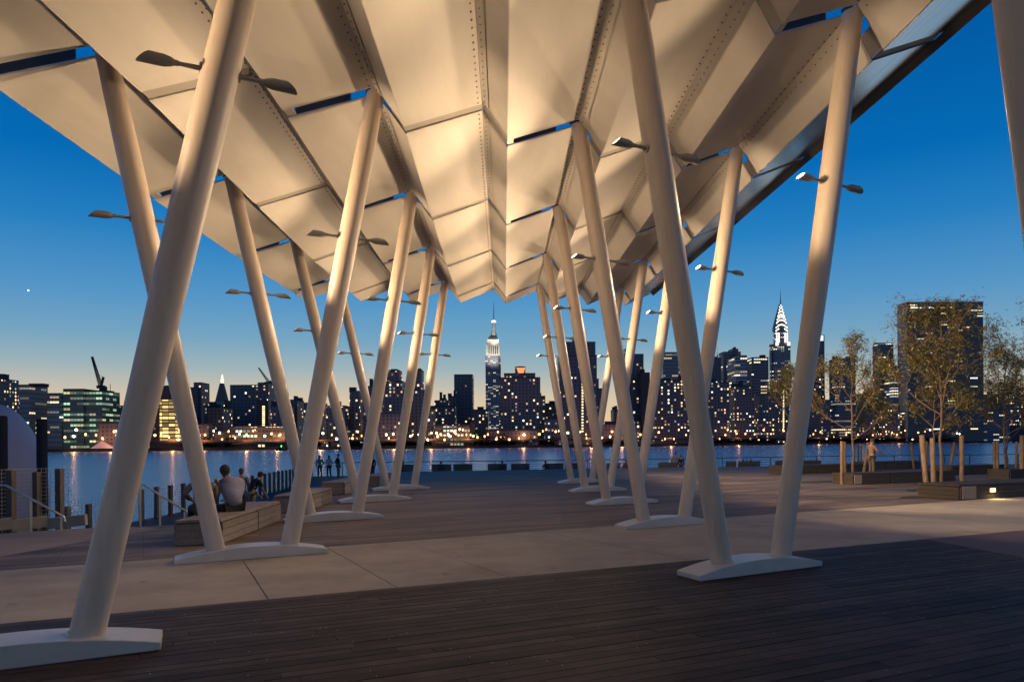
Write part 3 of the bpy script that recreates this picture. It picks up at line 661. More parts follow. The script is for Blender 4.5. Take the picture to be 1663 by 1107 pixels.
# ================================================================== PEOPLE
def skin_mesh(name, joints, edges, mats, parent, lvl=1, root=0):
    bm = bmesh.new(); lay = bm.verts.layers.skin.verify(); vv = []
    for p, r_ in joints:
        v = bm.verts.new(p); rr = r_ if isinstance(r_, tuple) else (r_, r_); v[lay].radius = rr; v[lay].use_root = False; vv.append(v)
    vv[root][lay].use_root = True
    for a, b_ in edges: bm.edges.new((vv[a], vv[b_]))
    me = bpy.data.meshes.new(name); bm.to_mesh(me); bm.free()
    ob = bpy.data.objects.new(name, me); sc.collection.objects.link(ob)
    ob.modifiers.new('skin', 'SKIN').use_smooth_shade = True
    s_ = ob.modifiers.new('sub', 'SUBSURF'); s_.levels = lvl; s_.render_levels = lvl
    dg = bpy.context.evaluated_depsgraph_get(); me2 = bpy.data.meshes.new_from_object(ob.evaluated_get(dg))
    bpy.data.objects.remove(ob); me2.materials.clear(); me2.materials.append(mats)
    for p in me2.polygons: p.use_smooth = True
    ob = bpy.data.objects.new(name, me2); sc.collection.objects.link(ob); ob.parent = parent; return ob
def cloth(name, c): return mat(name, c, .85, noise=(14, .25, (1, 1, 1)), bump=(22, .25))
def person(loc, yaw, label, pose, shirt, trouser, hairc, hair='short', sleeves='long', group=None, legcut=1.0, scale=1.0, bulk=0.0):
    """local space: the person faces +Y; pose overrides joints (metres)"""
    J_ = dict(hip=(0, 0, .93), waist=(0, .0, 1.08), chest=(0, .01, 1.28), nb=(0, -.01, 1.45), nt=(0, .01, 1.53), head=(0, .02, 1.62), crown=(0, .01, 1.70),
              shL=(-.17, -.01, 1.40), elL=(-.23, -.03, 1.12), wrL=(-.22, .06, .88), shR=(.17, -.01, 1.40), elR=(.23, -.03, 1.12), wrR=(.22, .06, .88),
              hjL=(-.09, 0, .90), knL=(-.10, .02, .50), anL=(-.11, 0, .09), toL=(-.12, .15, .035), hjR=(.09, 0, .90), knR=(.10, .02, .50), anR=(.11, 0, .09), toR=(.12, .15, .035))
    J_.update(pose); V_ = {k: Vector(v) for k, v in J_.items()}
    t_ = thing('person', loc, label, 'person', group, rz=yaw); t_.scale = (scale,) * 3
    names = list(V_); rad = dict(hip=(.125, .10), waist=(.115, .09), chest=(.125, .095), nb=.066, nt=.058, head=(.078, .090), crown=(.045, .05),
        shL=.055, shR=.055, elL=.040, elR=.040, wrL=.026, wrR=.026, hjL=.082, hjR=.082, knL=.055, knR=.055, anL=.038, anR=.038, toL=.032, toR=.032)
    jt = [(V_[k], rad[k]) for k in names]; ix = {k: i for i, k in enumerate(names)}
    E_ = [('hip', 'waist'), ('waist', 'chest'), ('chest', 'nb'), ('nb', 'nt'), ('nt', 'head'), ('head', 'crown'), ('chest', 'shL'), ('chest', 'shR'), ('shL', 'elL'), ('elL', 'wrL'), ('shR', 'elR'), ('elR', 'wrR'), ('hip', 'hjL'), ('hip', 'hjR'), ('hjL', 'knL'), ('knL', 'anL'), ('anL', 'toL'), ('hjR', 'knR'), ('knR', 'anR'), ('anR', 'toR')]
    ed = [(ix[a], ix[b_]) for a, b_ in E_]
    # hands: palm and five fingers
    for s_ in 'LR':
        w_, e_ = V_['wr' + s_], V_['el' + s_]; d_ = (w_ - e_).normalized(); sx = Vector((1 if s_ == 'L' else -1, 0, 0)); fw = Vector((0, 1, 0)); nrm = (fw - d_ * fw.dot(d_)); nrm = nrm.normalized() if nrm.length > .1 else Vector((0, 0, 1))
        pi_ = len(jt); jt.append((w_ + d_ * .05, (.022, .030))); ed.append((ix['wr' + s_], pi_))
        for q in range(4):
            b0_ = w_ + d_ * .085 + nrm * (.027 - .018 * q); i0 = len(jt); ln = (.036, .042, .039, .030)[q]
            jt.append((b0_, .0095)); jt.append((b0_ + d_ * ln + sx * .008, .0085)); jt.append((b0_ + d_ * ln * 1.6 + sx * .024, .0075)); ed += [(pi_, i0), (i0, i0 + 1), (i0 + 1, i0 + 2)]
        i0 = len(jt); tb = w_ + d_ * .035 + nrm * .034; jt.append((tb, .011)); jt.append((tb + d_ * .035 + nrm * .015, .009)); ed += [(pi_, i0), (i0, i0 + 1)]
    # face: nose and ears grow out of the head
    fd = (V_['head'] - V_['nt']); hd = V_['head']
    yawh = pose.get('_face', Vector((0, 1, 0))) if False else Vector((0, 1, 0))
    i0 = len(jt); jt.append((hd + Vector((0, .095, -.012)), .012)); ed.append((ix['head'], i0))
    for sx in (-1, 1): i0 = len(jt); jt.append((hd + Vector((sx * .078, 0, -.005)), .014)); ed.append((ix['head'], i0))
    skin_mesh('body', jt, ed, M_skin, t_)
    # clothes
    def garment(name, ks, es, grow, m, cut=None):
        kk = list(ks); i_ = {k: n for n, k in enumerate(kk)}
        jj = []
        for k in kk:
            p = V_[k] if k in V_ else cut[k]; r_ = rad.get(k, rad.get(k[:2] + 'L', .05)); r_ = tuple(x + grow for x in r_) if isinstance(r_, tuple) else r_ + grow; jj.append((p, r_))
        skin_mesh(name, jj, [(i_[a], i_[b_]) for a, b_ in es], m, t_)
    mS = cloth('shirt_cloth', shirt); mT = cloth('trouser_cloth', trouser)
    cut = {}
    if sleeves == 'short':
        for s_ in 'LR': cut['mm' + s_] = V_['sh' + s_].lerp(V_['el' + s_], .75); rad['mm' + s_] = .05
        es = [('hip', 'waist'), ('waist', 'chest'), ('chest', 'nb'), ('chest', 'shL'), ('chest', 'shR'), ('shL', 'mmL'), ('shR', 'mmR')]; ks = ['hip', 'waist', 'chest', 'nb', 'shL', 'shR', 'mmL', 'mmR']
    elif sleeves == 'none':
        es = [('hip', 'waist'), ('waist', 'chest'), ('chest', 'shL'), ('chest', 'shR')]; ks = ['hip', 'waist', 'chest', 'shL', 'shR']
    else:
        for s_ in 'LR': cut['ww' + s_] = V_['el' + s_].lerp(V_['wr' + s_], .85); rad['ww' + s_] = .034
        es = [('hip', 'waist'), ('waist', 'chest'), ('chest', 'nb'), ('chest', 'shL'), ('chest', 'shR'), ('shL', 'elL'), ('elL', 'wwL'), ('shR', 'elR'), ('elR', 'wwR')]; ks = ['hip', 'waist', 'chest', 'nb', 'shL', 'shR', 'elL', 'elR', 'wwL', 'wwR']
    rad['nb'] = .055
    garment('shirt', ks, es, .014 + bulk, mS, cut)
    for s_ in 'LR': cut['aa' + s_] = V_['kn' + s_].lerp(V_['an' + s_], .92 * legcut if legcut < 1 else .92); rad['aa' + s_] = .045
    V_['hip2'] = V_['hip']; 
    garment('trousers', ['hip', 'hjL', 'hjR', 'knL', 'knR', 'aaL', 'aaR'], [('hip', 'hjL'), ('hip', 'hjR'), ('hjL', 'knL'), ('knL', 'aaL'), ('hjR', 'knR'), ('knR', 'aaR')], .009, mT, cut)
    mH = mat('hair', hairc, .8, noise=(40, .4, (1, 1, .3)))
    h0 = hd + Vector((0, -.016, .022)); mb = MB(); mb.ball(h0, 1, seg=18, rings=12, sc_=(.083, .096, .094)); mb.ball(hd + Vector((0, -.05, -.04)), 1, seg=14, rings=8, sc_=(.062, .05, .06))
    if hair == 'long':
        nn_ = V_['nb'] + Vector((0, -.06, .0)); mb.tube([hd + Vector((0, -.05, -.03)), nn_.lerp(hd, .4) + Vector((0, -.02, 0)), nn_, nn_ + Vector((.01, -.03, -.13)), nn_ + Vector((0, -.03, -.22))], [.075, .085, .082, .06, .02], 14)
    me_h = mb.build('hair', mH, smooth=True); me_h.parent = t_
    return t_
DK = (.012, .012, .016); HB = (.03, .02, .015)
# seated on the near bench, looking over the river (hips at seat height)
SIT = dict(hip=(0, 0, .13), waist=(0, -.0, .27), chest=(0, .10, .44), nb=(0, .20, .585), nt=(0, .25, .64), head=(-.02, .29, .72), crown=(-.02, .30, .79),
           shL=(-.19, .16, .52), shR=(.19, .16, .52), elL=(-.24, .20, .32), elR=(.22, .22, .33), wrL=(-.15, .42, .24), wrR=(.12, .42, .25),
           hjL=(-.10, .06, .10), hjR=(.10, .06, .10), knL=(-.16, .46, .11), knR=(.13, .46, .12), anL=(-.15, .55, -.32), anR=(.12, .56, -.32), toL=(-.16, .68, -.37), toR=(.12, .69, -.37))
man = at(382, 822, 13.6); person((man.x - .02, 13.6, .36), R(48), 'seated man in a pale pinkish shirt with his back turned, on the near bench', SIT, (.29, .28, .38), (.03, .026, .02), (.03, .025, .022), scale=1.1, bulk=.03)
wm = at(333, 830, 13.0); person((wm.x, 12.95, .42), R(30), 'long-haired person seated left of the man in the pale shirt, half behind a leg', dict(SIT, elL=(-.30, .12, .36)), (.16, .13, .11), (.02, .02, .025), (.17, .11, .06), hair='long')
q = at(407, 790, 23.2); person((q.x, 23.2, Z_P), R(-35), 'person in a black short-sleeved shirt leaning forward behind the seated pair', dict(chest=(0, .14, 1.24), waist=(0, .05, 1.08), nb=(0, .26, 1.36), nt=(0, .31, 1.41), head=(0, .36, 1.48), crown=(0, .37, 1.56), shL=(-.17, .2, 1.32), shR=(.17, .2, 1.32), elL=(-.2, .25, 1.05), elR=(.2, .27, 1.05), wrL=(-.15, .4, .86), wrR=(.17, .42, .86)), (.012, .012, .014), (.22, .17, .13), HB, sleeves='short', legcut=.4, scale=1.06)
q = at(392, 790, 24.6); person((q.x, 24.6, Z_P), R(20), 'person in brown beyond the one in the black shirt, only head and shoulder showing', dict(elL=(-.3, .1, 1.15), wrL=(-.35, .25, 1.2)), (.14, .09, .07), (.05, .045, .05), (.10, .06, .04), scale=1.02)
# three standing by the railing corner
for px, py, yw, lb, sh_, tr, hr, kw in (
    (519, 741, R(-160), 'standing woman in a striped grey top, leftmost of three at the railing', (.17, .16, .18), (.015, .015, .02), HB, dict(pose=dict(elL=(-.3, .02, 1.14), wrL=(-.14, .08, .98)), hair='long')),
    (534, 741, R(170), 'standing woman in a white top and dark leggings, middle of three at the railing', (.45, .42, .42), (.012, .012, .016), HB, dict(pose=dict(knL=(-.13, .05, .5), anL=(-.17, .0, .09), toL=(-.2, .13, .035)), hair='long', sleeves='short')),
    (549, 739, R(-100), 'standing man in a dark jacket with hand on hip, rightmost of three at the railing', (.014, .016, .024), (.20, .16, .13), (.12, .10, .09), dict(pose=dict(elR=(.34, -.05, 1.16), wrR=(.17, .05, .99)), scale=1.06))):
    q = at(px, py, 53); person((q.x, 53, Z_P), yw, lb, kw.pop('pose'), sh_, tr, hr, group='three people by the railing', **kw)
for px, Y, yw, lb, sh_, hr in (
    (597, 53, R(10), 'dark-clothed person at the railing seen between two leaning legs', DK, HB),
    (605, 52.2, R(160), 'dark-clothed person facing the plaza beside the one between the leaning legs', (.03, .02, .02), HB),
    (651, 52.4, R(60), 'tall dark-clothed person beside the leftmost high-backed seat', DK, HB)):
    q = at(px, 750, Y); person((q.x, Y, Z_P), yw, lb, {}, sh_, (.02, .02, .025), hr)
for px, Y, lb, sh_, hh in (
    (1097, 55, 'person in a pale shirt standing at the railing behind the seats', (.2, .18, .18), .0),
    (1106, 54.4, 'dark-clothed shorter person close beside the one in the pale shirt', DK, -.25),
    (1139, 55, 'dark-haired person leaning on the railing between two right-hand legs', (.1, .09, .1), -.2)):
    q = at(px, 750, Y); person((q.x, Y, Z_P + 0), R(5), lb, {}, sh_, (.02, .02, .025), HB, scale=1.0 + hh * .45)
for px, lb in ((716, 'head and shoulders of a person in the first paired seat'), (816, 'person in the seat below the floodlit white-crowned tower'), (887, 'person in the seat left of the white right-hand legs'), (1209, 'person low in the wide seat right of the big near leg'), (1203 + 19, 'second person beside the one low in the wide seat'), (1019, 'person in the narrow seat by the leaning right-hand leg')):
    q = at(px, 750, 52.1 + max(0, (px - 1000)) * .012); person((q.x, q.y, Z_P + .43), R(2), lb, dict(SIT, knL=(-.1, .45, .1), knR=(.1, .45, .1)), DK, (.02, .02, .02), HB, scale=.98 if px not in (1209, 1222) else .88, group='people in the high-backed seats')
q = at(1421, 760, 31); person((q.x, 31.3, 0), R(-80), 'visitor in a pale brown top and grey trousers turning beside the staked tree', dict(head=(0, .06, 1.60), crown=(0, .05, 1.68), elL=(-.26, .12, 1.2), wrL=(-.16, .36, 1.16), elR=(.26, .1, 1.18), wrR=(.2, .36, 1.1)), (.26, .17, .13), (.10, .09, .075), (.08, .05, .03), scale=1.0)

# ================================================================== TREES AND STAKES
def tree(label, base, H, crown0, spread, n_limb=9, leaves=2200, lean=0.0, seed=1, lsz=.115, trunk_r=.05, fresh=False, group='young trees on the right'):
    rt = random.Random(seed); t_ = thing('young_tree', base, label, 'tree', group); b0_ = Vector(base)
    tp = [b0_]; n = 12
    for i in range(1, n + 1):
        k = i / n; tp.append(b0_ + Vector((lean * k + rt.uniform(-.05, .05) * (k > .1), rt.uniform(-.05, .05), H * .93 * k)))
    m_ = MB(); m_.tube(tp, [trunk_r * (1 - .85 * (i / n) ** .8) + .006 for i in range(n + 1)], 9); m_.build('trunk', M_bark, t_, smooth=True)
    twigs = []; m_ = MB()
    def limb(p, d, L, r_, lev):
        pts_ = [p]; c = p; dd = d.copy(); k_ = 5 if lev < 2 else 3
        for i in range(k_):
            dd = (dd + Vector((rt.uniform(-.2, .2), rt.uniform(-.2, .2), rt.uniform(-.02, .16)))).normalized(); c = c + dd * L / k_; pts_.append(c)
        m_.tube(pts_, [r_ * (1 - .75 * i / k_) + .003 for i in range(k_ + 1)], 6 if lev == 0 else 4, caps=False)
        if lev == 2: twigs.append(pts_)
        else:
            for q in range(5 if lev == 0 else 4):
                f = rt.uniform(.3, 1); i = min(k_ - 1, int(f * k_)); pp = pts_[i].lerp(pts_[i + 1], f * k_ - i) if f < 1 else pts_[-1]
                nd_ = (dd + Vector((rt.uniform(-1, 1), rt.uniform(-1, 1), rt.uniform(-.5, .7))) * .85).normalized(); limb(pp, nd_, L * rt.uniform(.38, .6), r_ * .5, lev + 1)
            if lev == 1: twigs.append(pts_)
    for i in range(n_limb):
        k = crown0 + (1 - crown0) * (i / n_limb) ** .9 * .97; j_ = min(n - 1, int(k * n)); p = tp[j_].lerp(tp[j_ + 1], k * n - j_)
        an = i * 2.4 + rt.uniform(-.4, .4); kk = (k - crown0) / (1 - crown0); wd_ = spread * (.95 if kk < .3 else .12 + .83 * (1 - (kk - .3) / .7) ** 1.05)
        limb(p, Vector((math.cos(an), math.sin(an), .55 + .7 * kk)).normalized(), wd_ * rt.uniform(.7, 1.15), trunk_r * (.5 - .25 * kk), 0)
    m_.build('limbs', M_bark, t_)
    def leafset(nl, tw, size):
        mm = MB(); wts = [((t[0].xy - b0_.xy).length ** 1.1 + .12) for t in tw]; picks = rt.choices(tw, weights=wts, k=nl)
        for q in range(nl):
            pts_ = picks[q]; f = rt.uniform(.15, 1.0); i = min(len(pts_) - 2, int(f * (len(pts_) - 1))); p = pts_[i].lerp(pts_[i + 1], rt.random()) + Vector((rt.gauss(0, .15), rt.gauss(0, .15), rt.gauss(-.03, .13)))
            d_ = Vector((rt.uniform(-1, 1), rt.uniform(-1, 1), rt.uniform(-.7, .25))).normalized(); s_ = d_.cross(Vector((rt.uniform(-.4, .4), rt.uniform(-.4, .4), 1))).normalized(); L = size * rt.uniform(.7, 1.5); wv = L * .19
            # a compound leaf: a stem with three narrow leaflets
            for f2, sgn in ((.25, 1), (.5, -1), (.8, 0)):
                o_ = p + d_ * L * f2; e_ = (d_ + s_ * sgn * .9).normalized(); sd = e_.cross(Vector((0, 0, 1))); sd = sd.normalized() if sd.length > .1 else s_
                mm.add([o_, o_ + e_ * L * .3 + sd * wv, o_ + e_ * L * .75 - Vector((0, 0, .01)), o_ + e_ * L * .3 - sd * wv], [(0, 1, 2, 3)])
        return mm
    cr = leafset(int(leaves * .68), twigs, lsz)
    if fresh:
        tw = [t for t in twigs if t[0].x < b0_.x - .35 and b0_.z + H * .6 < t[0].z < b0_.z + H * .8] or twigs[:3]
        fl = leafset(110, tw[:3], .12); cr.add(fl.v, fl.f, 1)
    cr.build('crown', [M_leaf, M_leaf2], t_)
    return t_
tree('tallest young tree with a straight bare trunk, between the stakes', (15.35, 26.45, 0), 7.05, .34, 2.3, 19, 7500, seed=4, trunk_r=.055, fresh=True)
tree('young tree left of the tallest one, wide low limbs', (15.3, 33.2, 0), 6.7, .26, 2.4, 16, 5200, seed=11, trunk_r=.055)
tree('small slim tree just left of the tallest trunk', (16.9, 29.6, 0), 4.4, .45, 1.2, 9, 1800, seed=21, trunk_r=.04)
tree('young tree with a bare trunk standing right of the tallest one', (23.75, 35.6, 0), 6.3, .30, 2.3, 15, 5400, seed=31, trunk_r=.055)
tree('tree cut by the right edge, its leafy branches reaching in', (20.1, 27.6, 0), 7.3, .30, 2.6, 16, 6500, seed=41, trunk_r=.06)
tree('tree half hidden behind the tall leaning leg on the right', (14.7, 39.0, 0), 6.0, .45, 1.5, 12, 4000, seed=51, trunk_r=.05)
tree('thin tree far back behind the turning visitor', (21.8, 44.5, 0), 5.2, .35, 1.6, 10, 2600, seed=61, trunk_r=.05)
tree('low bushy tree behind the main trunk near the railing', (29.5, 44.0, 0), 5.6, .30, 2.0, 12, 3600, seed=71, trunk_r=.05)
M_tie = mat('green_tie', (.02, .12, .05), .7)
def stake(px0, y0, px1, y1, w_, label, Y=None):
    b_ = gnd(px1, y1) if Y is None else Vector((at(px1, y1, Y).x, Y, 0)); t_ = at(px0, y0, b_.y); n = 6; rs_ = random.Random(int(px0))
    pts_ = [b_.lerp(t_, i / n) + Vector((rs_.uniform(-.008, .008), 0, 0)) * (0 < i < n) for i in range(n + 1)]; r_ = w_ * b_.y / FOC / 2
    m_ = MB(); m_.tube(pts_, [r_ * rs_.uniform(.93, 1.06) for _ in pts_], 10); o = m_.build('wooden_stake', M_stake, smooth=True, origin=tuple(b_)); tag(o, label, 'stake', 'wooden stakes around the young trees')
for a in ((1367, 716, 1367, 786, 5, 'leftmost wooden stake, tall, at the end of the second dark bench'), (1371.5, 717, 1372.5, 768, 4.5, 'pale stake directly right of the leftmost one'), (1410, 718, 1402.5, 768, 5, 'leaning stake just left of the turning visitor'),
          (1497, 706, 1506, 806, 8, 'thick stake leaning right at the front of the tree pit'), (1514, 711, 1517, 799, 8, 'thick stake right of the leaning front one'), (1504.5, 716, 1505, 764, 4, 'thin stake behind the two thick front stakes'),
          (1550.5, 718, 1542.5, 764, 5, 'stake leaning left, just right of the tallest trunk'), (1562, 707, 1562, 784, 7, 'thick upright stake right of the tallest trunk'), (1480, 718, 1484, 760, 4, 'thin stake alone left of the thick pair'),
          (1614.5, 717, 1615.5, 770, 4.5, 'left stake of a close pair near the right-hand trunk'), (1619.5, 717, 1620.5, 771, 4.5, 'right stake of a close pair near the right-hand trunk'), (1651, 717, 1650.5, 768, 4, 'thin stake right of the right-hand trunk'), (1660, 707, 1660, 777, 7, 'thick stake at the right edge'),
          (1387, 720, 1387, 753, 3, 'thin far stake left of the three behind the staked tree'), (1394, 720, 1394, 752, 3, 'thin far stake in the middle of three behind the staked tree'), (1399.5, 720, 1398.5, 753, 3, 'thin far stake right of the three behind the staked tree'),
          (1275, 719, 1275, 765, 3, 'thin stake left of the tall leaning leg'), (1281, 720, 1281, 764, 3, 'thin stake touching the left side of the tall leaning leg')):
    stake(*a)


# ================================================================== THE CITY ACROSS THE RIVER
Z_L = -1.2
def bld(label, spans, d, style, depth=22, name='apartment_block', cat='building', group=None, mech=None, extra=None, Y=None):
    """spans: (x0, x1, top) in photo pixels of the silhouettes of its wings, widest first; d metres behind the waterline"""
    x0, x1 = min(s_[0] for s_ in spans), max(s_[1] for s_ in spans); Y = Y or shoreY((x0 + x1) / 2) + d
    cx = at((x0 + x1) / 2, 700, Y).x; t_ = thing(name, (cx, Y, Z_L), label, cat, group)
    m_ = MB()
    for i, (a, b_, top) in enumerate(spans):
        a0_, b0_ = ray(a, 700)[0], ray(b_, 700)[0]; ins = 1.7 * i; Yf = Y + ins; Yb = Y + depth - ins
        xl = a0_ * (Yb if a0_ > 0 else Yf); xr = b0_ * (Yf if b0_ > 0 else Yb)
        if xr - xl < 3: xl, xr = a0_ * Yf, b0_ * Yf
        z = hz((a + b_) / 2, top, Y); m_.box(((xl + xr) / 2, (Yf + Yb) / 2, (Z_L - .3 * (i + 1) + z) / 2), (xr - xl, Yb - Yf, z - Z_L + .3 * (i + 1)))
    # object space starts at the body's own corner so that storeys line up
    body = m_.build('facade', F[style], t_)
    # parapets
    m_ = MB()
    for i, (a, b_, top) in enumerate(spans):
        a0_, b0_ = ray(a, 700)[0], ray(b_, 700)[0]; ins = 1.7 * i; Yf = Y + ins; Yb = Y + depth - ins
        xl = a0_ * (Yb if a0_ > 0 else Yf); xr = b0_ * (Yf if b0_ > 0 else Yb)
        if xr - xl < 3: xl, xr = a0_ * Yf, b0_ * Yf
        z = hz((a + b_) / 2, top, Y)
        for (p, q, r_, s_) in ((xl, xr, Yf + .25, Yf + .25), (xl, xr, Yb - .25, Yb - .25), (xl + .25, xl + .25, Yf, Yb), (xr - .25, xr - .25, Yf, Yb)):
            m_.bar((p, r_, z + .5), (q, s_, z + .5), .6, 1.0)
    m_.build('parapet', M_mech, t_)
    a, b_, top = spans[-1]; z = hz((a + b_) / 2, top, Y); w_ = (ray(b_, 700)[0] - ray(a, 700)[0]) * Y; xc = (ray(b_, 700)[0] + ray(a, 700)[0]) / 2 * (Y + depth / 2)
    rr = random.Random(int(x0 * 7 + d))
    if mech is None: mech = [(rr.uniform(-.3, .3), rr.uniform(.15, .4), rr.uniform(2.5, 5))] + ([(rr.uniform(-.35, .35), rr.uniform(.08, .15), rr.uniform(4, 8))] if rr.random() < .6 else [])
    for off, wf, hh in mech:
        m_ = MB(); m_.box((xc + off * w_, Y + depth / 2, z + hh / 2 - .05), (max(2, w_ * wf), depth * .35, hh + .1)); m_.box((xc + off * w_, Y + depth / 2, z + hh + .2), (max(2.4, w_ * wf + .5), depth * .35 + .6, .3)); m_.build('roof_plant', M_mech, t_)
    if rr.random() < .3 and w_ > 12:
        m_ = MB(); m_.tube([(xc + w_ * .3, Y + depth * .4, z), (xc + w_ * .3, Y + depth * .4, z + rr.uniform(5, 9))], .22, 5); m_.build('aerial', M_mech, t_)
    if extra: extra(t_, Y, depth)
    return t_
B_ = bld
# --- left part of the skyline
B_('leftmost dark tower block with a small rooftop box, many lit windows', [(-20, 31, 616)], 70, 'dense', mech=[(-.05, .3, 5)])
B_('blue glass block right of the leftmost tower, teal top floors', [(31, 78, 626)], 45, 'glass', mech=[(.2, .5, 2)])
B_('narrower glass block stepping down beside the green-lit one', [(77, 100, 640)], 30, 'glass', mech=[])
B_('green-lit glass office block under the tall crane', [(103, 136, 633), (137, 195, 636)], 20, 'green', depth=30, name='office_block', mech=[(.0, .5, 1.5)])
B_('dark brick podium at the foot of the green-lit office block', [(160, 204, 688)], 6, 'apt', depth=12, mech=[])
B_('low dark block between the green-lit office and the big near leg', [(194, 215, 660)], 60, 'dark')
B_('dark slab behind the big near leg', [(212, 262, 655)], 60, 'apt')
def gold(t_, Y, dp):
    a, b_ = ray(261, 700)[0] * Y, ray(307, 700)[0] * Y; z0, z1 = hz(280, 717, Y), hz(280, 649, Y)
    m_ = MB(); m_.box(((a + b_) / 2, Y - .8, (z0 + z1) / 2), (b_ - a, 1.4, z1 - z0)); m_.build('lit_curtain_wall', F['gold'], t_)
B_('office block with a brilliant golden glass front behind crossing legs', [(252, 318, 629)], 30, 'blank', name='office_block', mech=[(-.1, .6, 2), (.2, .1, 4)], extra=gold)
B_('dark stepped tower with a rooftop box right of the golden front', [(310, 337, 630), (315, 328, 622)], 140, 'dark', mech=[])
B_('low dark row between the stepped tower and the gilded clock tower', [(330, 352, 660)], 100, 'apt')
B_('wide grey slab with a crane on top and scattered lights', [(374, 455, 626), (419, 455, 622)], 130, 'dark', depth=40, name='hospital_block', mech=[(0, .2, 2)])
def vstrip(px, y0, y1, n, col=None, w_=2.2):
    def f(t_, Y, dp):
        Mx = M_strip
        for i in range(n):
            p = at(px, y0 + (y1 - y0) * i / (n - 1), Y - .12); m_ = MB(); m_.box(p, (w_, .2, 1.3)); m_.build('lit_stair_window', Mx, t_)
    return f
M_strip = mat('stair_light', (1, .85, .45), .5, emis=((1, .78, .34), 2.0))
B_('slim dark shaft with a vertical row of stair lights before the grey slab', [(418, 436, 650)], 70, 'blank', depth=16, mech=[], extra=vstrip(428, 660, 690, 9))
B_('low dark block below the gilded clock tower', [(336, 378, 662)], 60, 'dense')
B_('mid-rise with a dozen lit windows left of the crossing legs', [(440, 478, 660)], 60, 'dense')
B_('block with a boxy rooftop between two pairs of left-hand legs', [(472, 494, 650)], 90, 'dark')
B_('long low glass hall with bright greenish windows on the waterfront', [(372, 474, 693)], 8, 'shop', depth=18, name='low_hall', mech=[])
B_('brown windowless shed beside the bright waterfront hall', [(348, 374, 703)], 5, 'blank', depth=12, name='shed', mech=[])
B_('low dark building between the big leg and the water', [(314, 350, 690)], 14, 'apt', depth=14, mech=[])
B_('broad low brown block behind the third pair of left legs', [(494, 532, 655)], 70, 'apt')
B_('brown block with evenly spread lit windows, at left of centre', [(530, 570, 660)], 45, 'dense')
B_('dark terrace rising toward the twin towers', [(568, 592, 636)], 60, 'dense')
B_('slim tower glimpsed between two left-hand legs', [(588, 622, 640), (594, 618, 628)], 50, 'apt')
B_('left twin tower, dark brick, taller centre shaft with lit windows', [(622, 660, 620), (629, 654, 602)], 35, 'dense', mech=[(0, .4, 2)])
B_('right twin tower, dark brick, just left of the last left leg', [(657, 697, 634), (671, 689, 601)], 35, 'dense', mech=[(0, .5, 2)])
B_('low brown wall of flats at the foot of the twin towers', [(600, 660, 672)], 15, 'apt', depth=14, mech=[])
B_('reddish low block right of the twin towers', [(686, 708, 664)], 25, 'apt')
B_('dark cluster of stepped roofs left of the round-topped tower', [(698, 742, 660), (706, 731, 651), (714, 726, 647)], 110, 'dense')
B_('tall dark tower with a rounded top left of the white-crowned skyscraper', [(738, 770, 609)], 150, 'dark', depth=26, mech=[(0, .7, 1.2)])
B_('slim stub between the stepped roofs and the round-topped tower', [(728, 742, 644)], 120, 'dark')
B_('low dark row between the round-topped tower and the white-crowned one', [(766, 794, 666)], 90, 'dense')
B_('low brown waterfront flats with a lit ground floor, below the round-topped tower', [(706, 764, 692)], 12, 'shop', depth=12, mech=[])
B_('narrow waterfront block with a bright striped side window column', [(757, 772, 688)], 14, 'blank', depth=12, mech=[], extra=vstrip(760, 697, 716, 7))
def orange(t_, Y, dp):
    M_or = mat('orange_glow', (1, .3, .08), .5, emis=((1, .30, .10), 1.2)); p = at(846, 603, Y - .2); p = at(846, 603, Y + 3.3)
    m_ = MB(); m_.add([p + Vector((-1.6, -.3, -4)), p + Vector((1.6, -.3, -4)), p + Vector((4, -.3, 3.5)), p + Vector((-4, -.3, 3.5)), p + Vector((-1.6, 0, -4)), p + Vector((1.6, 0, -4)), p + Vector((4, 0, 3.5)), p + Vector((-4, 0, 3.5))], [(0, 1, 2, 3), (7, 6, 5, 4), (0, 4, 5, 1), (1, 5, 6, 2), (2, 6, 7, 3), (3, 7, 4, 0)]); m_.build('orange_lit_opening', M_or, t_)
B_('massive brown apartment tower with an orange-lit rooftop box', [(812, 878, 614), (819, 870, 607), (837, 854, 596)], 40, 'dense', depth=28, mech=[(0, .4, 1.5)], extra=orange)
B_('dark shoulder block right of the orange-topped tower', [(874, 886, 644)], 50, 'dark')
B_('low dark flats behind the leftmost right-hand legs', [(880, 909, 656)], 60, 'dense')
B_('brown low block with pink walls near the right-hand legs', [(884, 912, 680)], 20, 'apt', depth=12)
B_('low block with a row of street-level lights under the orange-topped tower', [(790, 874, 700)], 8, 'apt', depth=10, mech=[])
B_('tallest dark tower behind the fanned white legs, yellow stair lights', [(906, 970, 578), (917, 968, 556)], 30, 'dark', depth=30, mech=[(-.1, .25, 4)], extra=vstrip(946, 600, 700, 22, w_=1.5))
B_('lower dark wing right of the tallest dark tower', [(966, 980, 632), (966, 973, 616)], 34, 'dark', mech=[])
B_('small dark block between two fanned legs', [(992, 1008, 666)], 50, 'apt')
B_('slender tower between the crossing right-hand legs', [(1008, 1046, 576), (1012, 1022, 567)], 60, 'dark', mech=[(.2, .3, 2)])
B_('plain brown slab right of the slender tower', [(1036, 1056, 606)], 40, 'blank')
B_('low block with small lights behind the crossing right-hand legs', [(976, 1040, 690)], 10, 'dense', depth=12)
B_('dark glass tower with a pale corner strip, left of the big near right leg', [(1071, 1102, 573)], 120, 'glass', mech=[(.1, .4, 1)])
B_('brown tower with lit top floor touching the dark glass tower', [(1101, 1124, 576), (1104, 1118, 571)], 118, 'apt')
